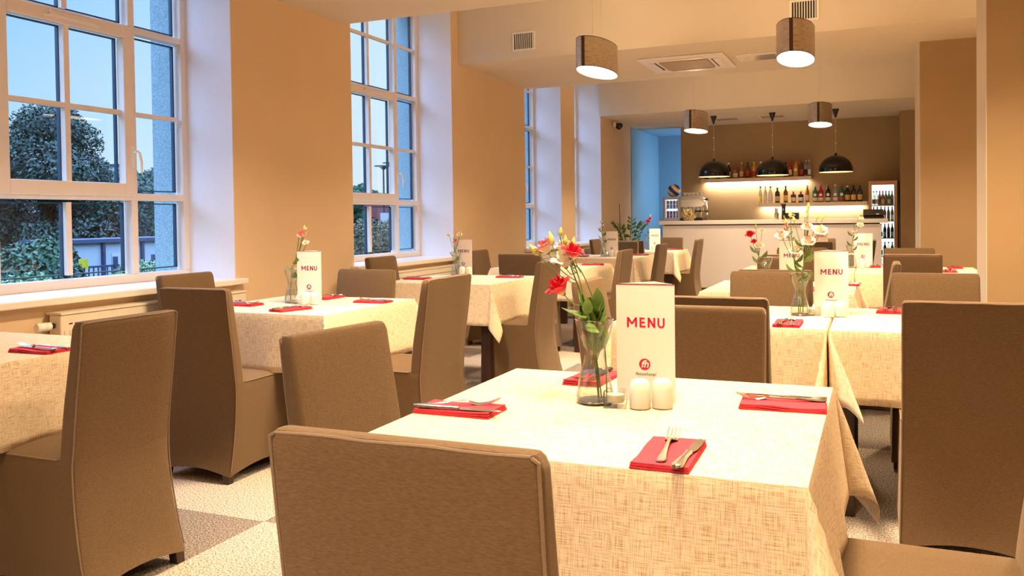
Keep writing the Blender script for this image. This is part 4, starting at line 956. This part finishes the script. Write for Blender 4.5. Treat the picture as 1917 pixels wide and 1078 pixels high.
# small can cooler with ball on top
t = thing('can_cooler', 'small silver counter-top can cooler with lit window', 'cooler', (-3.08, 14.1, CT))
silver = mat('silver_plastic', (.55, .52, .50), .35, metal=.3)
MB().box(-.14, -.125, -.12, .14, .01, .39).box(.125, .14, -.12, .14, .01, .39).box(-.125, .125, -.12, .14, .37, .39).box(-.125, .125, -.12, .14, .01, .035).box(-.125, .125, .12, .14, .03, .37).build('cabinet', silver, t, bevel=.006)
d = MB().box(-.13, -.10, -.14, -.12, .01, .39).box(.10, .13, -.14, -.12, .01, .39).box(-.10, .10, -.14, -.12, .345, .39).box(-.10, .10, -.14, -.12, .01, .05).build('door', silver, t, bevel=.004)
MB().box(-.1, .1, -.132, -.128, .05, .345).build('door_glass', MT['thin'], d, smooth=False)
MB().box(-.12, .12, .09, .1, .04, .36).build('lit_back_panel', mat('cooler_light', (.9, .95, 1), .5, em=(.8, .9, 1.), es=2.2), t, smooth=False)
MB().box(-.124, .124, -.11, .11, .195, .203).build('cooler_shelf', silver, t, smooth=False)
MB().box(-.142, -.1405, -.12, .12, .02, .38).build('side_piece', stripe_mat('blue_red_side_print', [(.3, (.03, .05, .35)), (.5, (.6, .45, .1)), (.75, (.5, .05, .1)), (1., (.25, .12, .35))]), t, smooth=False)
canm = stripe_mat('blue_silver_can', [(.08, (.6, .62, .65)), (.35, (.05, .10, .5)), (.6, (.65, .1, .15)), (.9, (.05, .12, .55)), (1., (.7, .7, .7))])
canp = stripe_mat('light_blue_can', [(.08, (.6, .62, .65)), (.4, (.2, .4, .8)), (.6, (.75, .75, .85)), (.9, (.15, .35, .8)), (1., (.7, .7, .7))])
for row, z in ((0, .204), (1, .036)):
    for i in range(4):
        o = MB().lathe([(.020, 0), (.0245, .008), (.0245, .118), (.020, .13)], 16).build('drink_can', canp if row == 0 else canm, loc=(-3.08-.078+.052*i, 14.06, CT+z))
        tag(o, '%s can in the small cooler, %s row, %s' % ('pale blue' if row == 0 else 'dark blue', ('upper', 'lower')[row], ('leftmost', 'second', 'third', 'rightmost')[i]), 'can', 'cans in the small cooler')
# volleyball
vb = mat('volleyball_panels', (.8, .6, .08), .45); nt = vb.node_tree; bs = nt.nodes['Principled BSDF']
tc_ = nt.nodes.new('ShaderNodeTexCoord'); mp = nt.nodes.new('ShaderNodeMapping'); mp.inputs['Rotation'].default_value = (.4, .75, .3); nt.links.new(tc_.outputs['Object'], mp.inputs[0])
wv = nt.nodes.new('ShaderNodeTexWave'); wv.inputs['Scale'].default_value = 3.0; wv.inputs['Distortion'].default_value = .6; wv.inputs['Detail'].default_value = 0; nt.links.new(mp.outputs[0], wv.inputs[0])
rp = nt.nodes.new('ShaderNodeValToRGB'); rp.color_ramp.interpolation = 'CONSTANT'; e = rp.color_ramp.elements; e[0].position = 0; e[0].color = (.02, .03, .30, 1); e[1].position = .5; e[1].color = (.85, .65, .08, 1); nt.links.new(wv.outputs[0], rp.inputs[0])
k = e.new(.86); k.color = (.85, .82, .75, 1)
nt.links.new(rp.outputs[0], bs.inputs['Base Color'])
tag(MB().sphere((0, 0, 0), .105, 28, 18).build('volleyball', vb, loc=(-3.06, 14.08, CT+.39+.105)), 'yellow and dark blue volleyball resting on the small cooler', 'ball')

# espresso machine
t = thing('espresso_machine', 'cream espresso machine with black portafilters behind the yellow bloom', 'coffee machine', (-2.76, 14.2, CT))
b = MB(); b.rings([[(x, y, z) for y, z in ((-.17, z0), (.15, z0), (.15, z1), (-.05, z1+.02), (-.17, z1-.05))] for x, z0, z1 in ((-.2, .22, .38), (.10, .22, .40), (.17, .23, .36), (.20, .26, .32))]); b.build('body', MT['porcelain'], t)
MB().box(-.2, .14, -.10, .15, .04, .22).build('back_housing', MT['steel'], t, bevel=.01)
MB().box(-.2, .18, -.2, .15, 0, .045).build('drip_tray', MT['dark'], t, bevel=.006)
for x in (-.1, .03, .15):
    g = MB().lathe([(.03, .17), (.032, .22)], 14, (x, -.13, 0)).build('group_head', MT['steel'], t)
    MB().lathe([(.034, .145), (.034, .172)], 14, (x, -.13, 0)).build('portafilter', MT['steel'], g)
    MB().tube([(x+.03, -.14, .155), (x+.09, -.2, .15), (x+.13, -.22, .148)], [.008, .012, .013]).build('portafilter_handle', MT['dark'], g)
MB().tube([(.19, -.1, .34), (.25, -.12, .34)], [.012, .02]).build('steam_knob', MT['dark'], t)
MB().tube([(.2, -.1, .30), (.24, -.14, .22), (.24, -.15, .08)], .006).build('steam_wand', MT['steel'], t)
for i in range(5):
    tag(MB().lathe([(.015, 0), (.03, .01), (.036, .045), (.034, .045), (.028, .012), (.001, .010)], 14).build('espresso_cup', MT['porcelain'], loc=(-2.90+.068*i, 14.2, CT+.415)), 'small white cup on the espresso machine, %s of five' % ('leftmost', 'second', 'middle', 'fourth', 'rightmost')[i], 'cup', 'cups on the espresso machine')
tag(MB().lathe([(.025, 0), (.035, .01), (.038, .09), (.036, .09), (.033, .012), (.001, .010)], 16).build('drinking_glass', MT['thin'], loc=(-2.50, 14.0, CT)), 'small clear glass right of the espresso machine', 'glass')

t = thing('flower_bowl', 'square clear container filled by pale yellow ruffled bloom, orange centre', 'flower arrangement', (-2.77, 13.88, CT))
MB().box(-.10, .10, -.07, .07, 0, .006).box(-.10, -.096, -.07, .07, .006, .16).box(.096, .10, -.07, .07, .006, .16).box(-.096, .096, -.07, -.066, .006, .16).box(-.096, .096, .066, .07, .006, .16).build('glass_bowl', MT['thin'], t, smooth=False)
ym = petal_mat('yellow_ruffled_petal', (.85, .62, .25), (.92, .80, .45), .2, .7); rb = random.Random(5)
om = petal_mat('orange_petal', (.65, .18, .03), (.8, .45, .1), .2, .7)
for i in range(9): 
    a = i*.7; bloom(t, (.06*math.cos(a), -.02+.02*math.sin(a*2), .085+.05*math.sin(a)), (math.cos(a)*.5, -.9, math.sin(a)*.6), .05, ym, rb, 7, 'ruffled_bloom')
bloom(t, (0, -.05, .10), (0, -1, .1), .034, om, rb, 7, 'orange_centre')

# beer tap, black box, sticks, terminal
t = thing('napkin_dispenser', 'black box with white arched emblem on the counter', 'box', (-1.20, 13.95, CT))
MB().box(-.095, .105, -.05, .05, 0, .105).build('body', MT['dark'], t, bevel=.004)
m = MB(); m.rings([[(r*math.cos(a), -.0515, .045+r*.75*math.sin(a)) for a in np.linspace(R(25), R(155), 12)] for r in (.045, .062)], False, False, closed=False); m.build('arch_emblem', MT['card'], t, smooth=False)
MB().add([(.012*math.cos(a), -.0515, .048+.012*math.sin(a)) for a in np.linspace(0, 5.9, 16)], [tuple(range(16))]).build('round_emblem', MT['card'], t, smooth=False)
MB().box(-.06, .07, -.0512, -.0505, .010, .014).build('white_line', MT['card'], t, smooth=False)
t = thing('beer_tap', 'tall black tap column on the counter under the lower shelf', 'tap', (-1.325, 13.98, CT))
MB().box(-.028, .028, -.03, .03, 0, .22).build('column', MT['dark'], t, bevel=.004)
MB().box(-.036, .036, -.04, .04, .22, .25).build('tap_head', MT['dark'], t, bevel=.006)
MB().tube([(0, -.03, .18), (0, -.07, .17), (0, -.075, .14)], .008).build('spout', MT['steel'], t)
t = thing('straw_holder', 'steel cup full of straws left of the black tap', 'straw holder', (-1.43, 13.95, CT))
MB().lathe([(.03, 0), (.034, .10), (.032, .10), (.028, .004)], 16, cap1=False).build('cup', MT['steel'], t)
rs_ = random.Random(2)
for i in range(12):
    a = i*2.4; r = .018*math.sqrt(i/12+.1); MB().tube([(r*math.cos(a), r*math.sin(a), .01), (r*1.5*math.cos(a), r*1.5*math.sin(a), .17+.02*rs_.random())], .0035, 6).build('straw', (MT['dark'], MT['wire'], MT['steel'])[i % 3], t)
for i, x in enumerate((-1.13, -1.19, -1.25)):
    tag(MB().lathe([(.018, 0), (.024, .05), (.023, .05), (.017, .004), (.001, .004)], 14).build('shot_glass', MT['thin'], loc=(x, 13.97, CT+.106)), 'small clear glass on the black box, %s' % ('rightmost', 'middle', 'leftmost')[i], 'glass', 'small glasses on the black box')
t = thing('payment_terminal', 'wide dark cash terminal on the right end of the counter', 'cash register', (-.06, 14.02, CT))
MB().box(-.15, .17, -.10, .12, 0, .03).build('base', MT['dark'], t, bevel=.006)
tm = MB(); tm.rings([[(x, y, z) for y, z in ((-.02, .03), (-.05, .05), (.0, .14), (.03, .13))] for x in (-.12, .16)]); tm.build('screen_housing', mat('dark_brown_plastic', (.05, .035, .028), .3), t, smooth=False)
MB().box(.06, .10, -.052, -.040, .06, .075).build('sticker', MT['card'], t, smooth=False)
MB().box(-.16, -.13, -.08, .05, .02, .05).build('card_reader', MT['dark'], t, bevel=.004)

# potted plant by the wall, tall stick
t = thing('potted_plant', 'leafy green potted plant on the floor before the passage', 'plant', (-3.52, 12.95, 0))
MB().lathe([(.11, 0), (.15, .32), (.155, .33), (.14, .33), (.13, .28), (.001, .28)], 24).build('plant_pot', MT['kick'], t)
rp_ = random.Random(11)
for i in range(9):
    a = i*.7+.2; L_ = .75+.22*rp_.random(); pts = [(0, 0, .28), (.05*math.cos(a), .05*math.sin(a), .28+L_*.5), (.16*math.cos(a), .12*math.sin(a), .28+L_*.85), (.27*math.cos(a), .2*math.sin(a), .28+L_)]
    s_ = MB().tube(pts, [.007, .006, .004, .002], 6).build('frond', MT['stem'], t)
    for k in range(9):
        u = .35+.065*k; idx = min(2, int(u*3)); f_ = u*3-idx; p = [pts[idx][c]+(pts[idx+1][c]-pts[idx][c])*f_ for c in range(3)]
        sd_ = (-1)**k; leaf(s_, p, (math.cos(a)+sd_*-math.sin(a), math.sin(a)+sd_*math.cos(a), .5), .10, wide=.28)
tag(MB().tube([(0, 0, .28), (.0, .0, .9), (-.01, 0, 1.42)], [.008, .006, .004], 6).build('plant_stake', MT['wood'], loc=(-3.655, 12.93, 0)), 'tall thin dark stake rising beside the potted plant', 'stake')

# ------------------------------------------------------------------ outside
MTg = mat('lawn_ground', (.02, .035, .012), .9, var=.4, scale=1.2)
struct(MB().box(-140, XE-.1, -40, 160, -.75, -.65).build('ground_outside', MTg, smooth=False), 'ground outside the windows')
leafms = [mat('dark_green_foliage', (.006, .040, .020), .6, col2=(.002, .010, .009), scale=1.6), mat('mid_green_foliage', (.012, .085, .030), .6, col2=(.003, .020, .012), scale=1.6), mat('reflection_brown_hedge_foliage', (.11, .075, .025), .7, col2=(.03, .045, .012), scale=3), mat('pale_bush_foliage', (.12, .20, .08), .6, col2=(.03, .08, .02), scale=6)]
bark = mat('tree_bark', (.05, .035, .025), .9, var=.3, scale=10)
def foliage(blobs, n, size, seed):
    rg = np.random.default_rng(seed); V = []; 
    vol = np.array([b[3]*b[4]*b[5] for b in blobs])**.7; cnt = (n*vol/vol.sum()).astype(int)
    for (cx, cy, cz, rx, ry, rz), k in zip(blobs, cnt):
        d = rg.normal(size=(k, 3)); d /= np.linalg.norm(d, axis=1)[:, None]; rr = rg.uniform(.55, 1.0, k)[:, None]**.5
        c = d*rr*np.array([rx, ry, rz])+np.array([cx, cy, cz]); 
        u = rg.normal(size=(k, 3)); u /= np.linalg.norm(u, axis=1)[:, None]; w_ = np.cross(u, d); w_ /= np.linalg.norm(w_, axis=1)[:, None]+1e-9
        s = rg.uniform(.6, 1.3, k)[:, None]*size
        V.append(np.stack([c-u*s, c-w_*s*.55, c+u*s, c+w_*s*.55], 1))
    V = np.concatenate(V).reshape(-1, 3); F = np.arange(len(V)).reshape(-1, 4); return V, F
def tree(name, label, cat, x, y, blobs, n, size, m, trunk=True, seed=1, group=None):
    t = thing(name, label, cat, (x, y, -.65), 0, group)
    V, F = foliage(blobs, n, size, seed); me = bpy.data.meshes.new('foliage'); me.from_pydata(V.tolist(), [], F.tolist()); me.materials.append(leafms[m]); o = bpy.data.objects.new('foliage', me); COL.objects.link(o); o.parent = t
    if trunk:
        zt_ = max(b[2] for b in blobs); MB().tube([(0, 0, 0), (.03, .02, zt_*.5), (0, 0, zt_)], [.16, .12, .05], 8).build('trunk', bark, t)
        tb = MB()
        for b in blobs[:6]: tb.tube([(0, 0, zt_*.35), (b[0]*.5, b[1]*.5, b[2]*.8), (b[0], b[1], b[2])], [.07, .05, .02], 6)
        tb.build('branches', bark, t)
def crown(rx, h, n, seed, z0=.5, spread=1.):
    rg = random.Random(seed); out = []
    for i in range(n):
        a = rg.uniform(0, 6.28); q = rg.uniform(0, 1); zz = z0+(h-z0)*(.12+.80*q); rr = rx*spread*math.sqrt(rg.random())*(1-.75*max(0, q-.45)/.55); s = rx*rg.uniform(.25, .42)
        out.append((rr*math.cos(a), rr*math.sin(a), zz, s, s, s*.8))
    return out
G = 'trees and bushes outside the windows'
tree('broadleaf_tree', 'large dark green tree filling left panes of nearest window', 'tree', -21, 16.9, crown(2.35, 4.95, 44, 4), 60000, .055, 0, seed=1, group=G)
tree('broadleaf_tree', 'large green tree farther left outside the nearest window', 'tree', -25, 12.4, crown(2.1, 4.9, 24, 5), 20000, .07, 1, seed=2, group=G)
tree('broadleaf_tree', 'lower green tree right of large dark tree, below pale sky', 'tree', -22.5, 21.0, crown(1.7, 3.6, 26, 6), 34000, .06, 1, seed=3, group=G)
tree('broadleaf_tree', 'small dark tree beyond the lower one, near window edge', 'tree', -26, 25.6, crown(2.0, 3.9, 24, 8), 30000, .065, 0, seed=4, group=G)
tree('broadleaf_tree', 'dark tree filling lower view between the two bigger crowns', 'tree', -28.5, 21.6, crown(2.2, 3.3, 20, 9), 26000, .07, 0, seed=5, group=G)
tree('broadleaf_tree', 'tree at left edge of second window under pale sky', 'tree', -26, 40.0, crown(1.6, 3.9, 20, 10), 26000, .07, 1, seed=6, group=G)
tree('bush', 'pale flowering bush low outside the nearest window', 'bush', -11.0, 8.35, [(0, 0, .6, .65, .6, .62), (.2, -.4, .5, .5, .5, .5), (-.2, .4, .7, .5, .4, .5)], 9000, .035, 3, False, 7, G)
tree('bush', 'yellowish flowering bush beside the yellow sign', 'bush', -12.5, 11.9, [(0, 0, .7, .55, .6, .5), (.2, -.5, .6, .4, .5, .4), (-.2, .5, .7, .5, .5, .45)], 9000, .035, 3, False, 8, G)
tree('bush', 'dark green bush between the pale bush and white wall', 'bush', -12.5, 9.9, [(0, 0, .7, .6, .8, .8), (.2, -.6, .7, .5, .5, .9), (0, .1, 1.2, .4, .5, .5)], 10000, .05, 1, False, 9, G)
tree('hedge', 'clipped hedge, room reflection painted in as olive-brown, behind lower panes of second window', 'hedge', -11, 19.5, [(0, -2.2, 1.0, .5, 1., .95), (0, -1., 1.0, .5, 1., .95), (0, .2, 1.0, .5, 1., .95), (0, 1.4, 1.0, .5, 1., .95), (0, 2.6, 1., .5, 1., .95)], 26000, .04, 2, False, 10, G)  # olive-brown carries the room's reflection in the panes
tree('hedge', 'low dark green hedge before the olive-brown hedge', 'hedge', -10, 17.6, [(0, -1.8, .45, .5, 1., .6), (0, -.6, .45, .5, 1., .6), (0, .6, .45, .5, 1., .6), (0, 1.8, .45, .5, 1., .6)], 16000, .04, 1, False, 11, G)
tree('broadleaf_tree', 'dark green tree behind the olive-brown hedge', 'tree', -17, 29.5, crown(2.2, 1.9, 16, 12, .2), 12000, .08, 0, False, 12, G)
t = thing('garden_building', 'low white building behind blue fence outside nearest window', 'building', (-16.0, 14.6, -.65))
MB().box(-1, .2, -1.5, 1.8, 0, 1.45).build('wall', mat('pale_plaster', (.30, .33, .36), .8), t, smooth=False)
MB().box(-1.1, .3, -1.6, 1.9, 1.45, 1.53).build('roof', mat('blue_roof_edge', (.02, .035, .08), .6), t, smooth=False)
bl = mat('blue_steel', (.012, .025, .06), .5)
for y_ in (-1.45, -.6, .5, 1.6): MB().box(.2, .27, y_-.035, y_+.035, 0, 1.45).build('post', bl, t, smooth=False)
MB().box(.201, .215, -.35, .25, 0, 1.2).build('door', mat('pale_door', (.35, .36, .36), .6), t, smooth=False)
t = thing('garden_fence', 'thin dark blue rail fence before the white building', 'fence', (-14.2, 12.3, -.65))
MB().box(-.02, .02, -1.8, 1.6, 1.0, 1.04).box(-.02, .02, -1.8, 1.6, .25, .29).build('rail', bl, t, smooth=False)
pk = MB()
for i in range(32): pk.box(-.012, .012, -1.8+i*.11-.008, -1.8+i*.11+.008, .05, 1.04)
pk.build('pickets', bl, t, smooth=False)
for y_ in (-1.8, -.6, .6, 1.6): MB().box(-.035, .035, y_-.035, y_+.035, 0, 1.2).build('post', bl, t, smooth=False)
tag(MB().box(-.01, .01, -.13, .13, -.10, .10).build('warning_sign', mat('yellow_sign', (.4, .34, .01), .5), loc=(-14.13, 12.05, .44), smooth=False), 'small yellow sign on the fence', 'sign')
brick = mat('red_brick', (.17, .035, .035), .8, var=.25, scale=4); pale = mat('pale_render', (.30, .30, .30), .8)
t = thing('brick_building', 'long low red brick building far beyond the second window', 'building', (-40, 62, -.65))
MB().box(-3, 0, -4, 12, 0, 3.6).build('wall', brick, t, smooth=False)
MB().box(-3.2, .2, -4.2, 12.2, 3.6, 4.0).build('roof', pale, t, smooth=False)
t = thing('flat_roof_building', 'distant pale flat-roofed building above the trees', 'building', (-58, 53.5, -.65))
MB().box(-3, 0, -.5, 1.4, 0, 6.6).build('wall', pale, t, smooth=False)
MB().box(-3, .1, -.6, 1.5, 6.6, 6.8).build('roof', bl, t, smooth=False)
t = thing('white_house', 'small white house seen between hedge and tree, second window', 'building', (-21, 36.2, -.65))
MB().box(-1, 0, -.5, .7, 0, 2.2).build('wall', pale, t, smooth=False); MB().box(.0, .02, .1, .5, .9, 1.5).build('window', bl, t, smooth=False)
for i, (x, y, h, l_) in enumerate(((-38.5, 63.1, 6.4, 'nearest the window bar'), (-39.0, 65.3, 6.8, 'tallest, in the middle'), (-39.3, 67.1, 6.1, 'small one at right'))):
    t = thing('street_lamp', 'dark street lamp outside second window, %s' % l_, 'street lamp', (x, y, -.65), 0, 'street lamps outside')
    MB().tube([(0, 0, 0), (0, 0, h)], [.10, .07], 8).build('pole', MT['dark'], t)
    MB().lathe([(.08, h-.3), (.35, h-.05), (.8 if i < 2 else .4, h), (.8 if i < 2 else .4, h+.06), (.1, h+.1)], 16).build('lamp_head', MT['dark'], t)
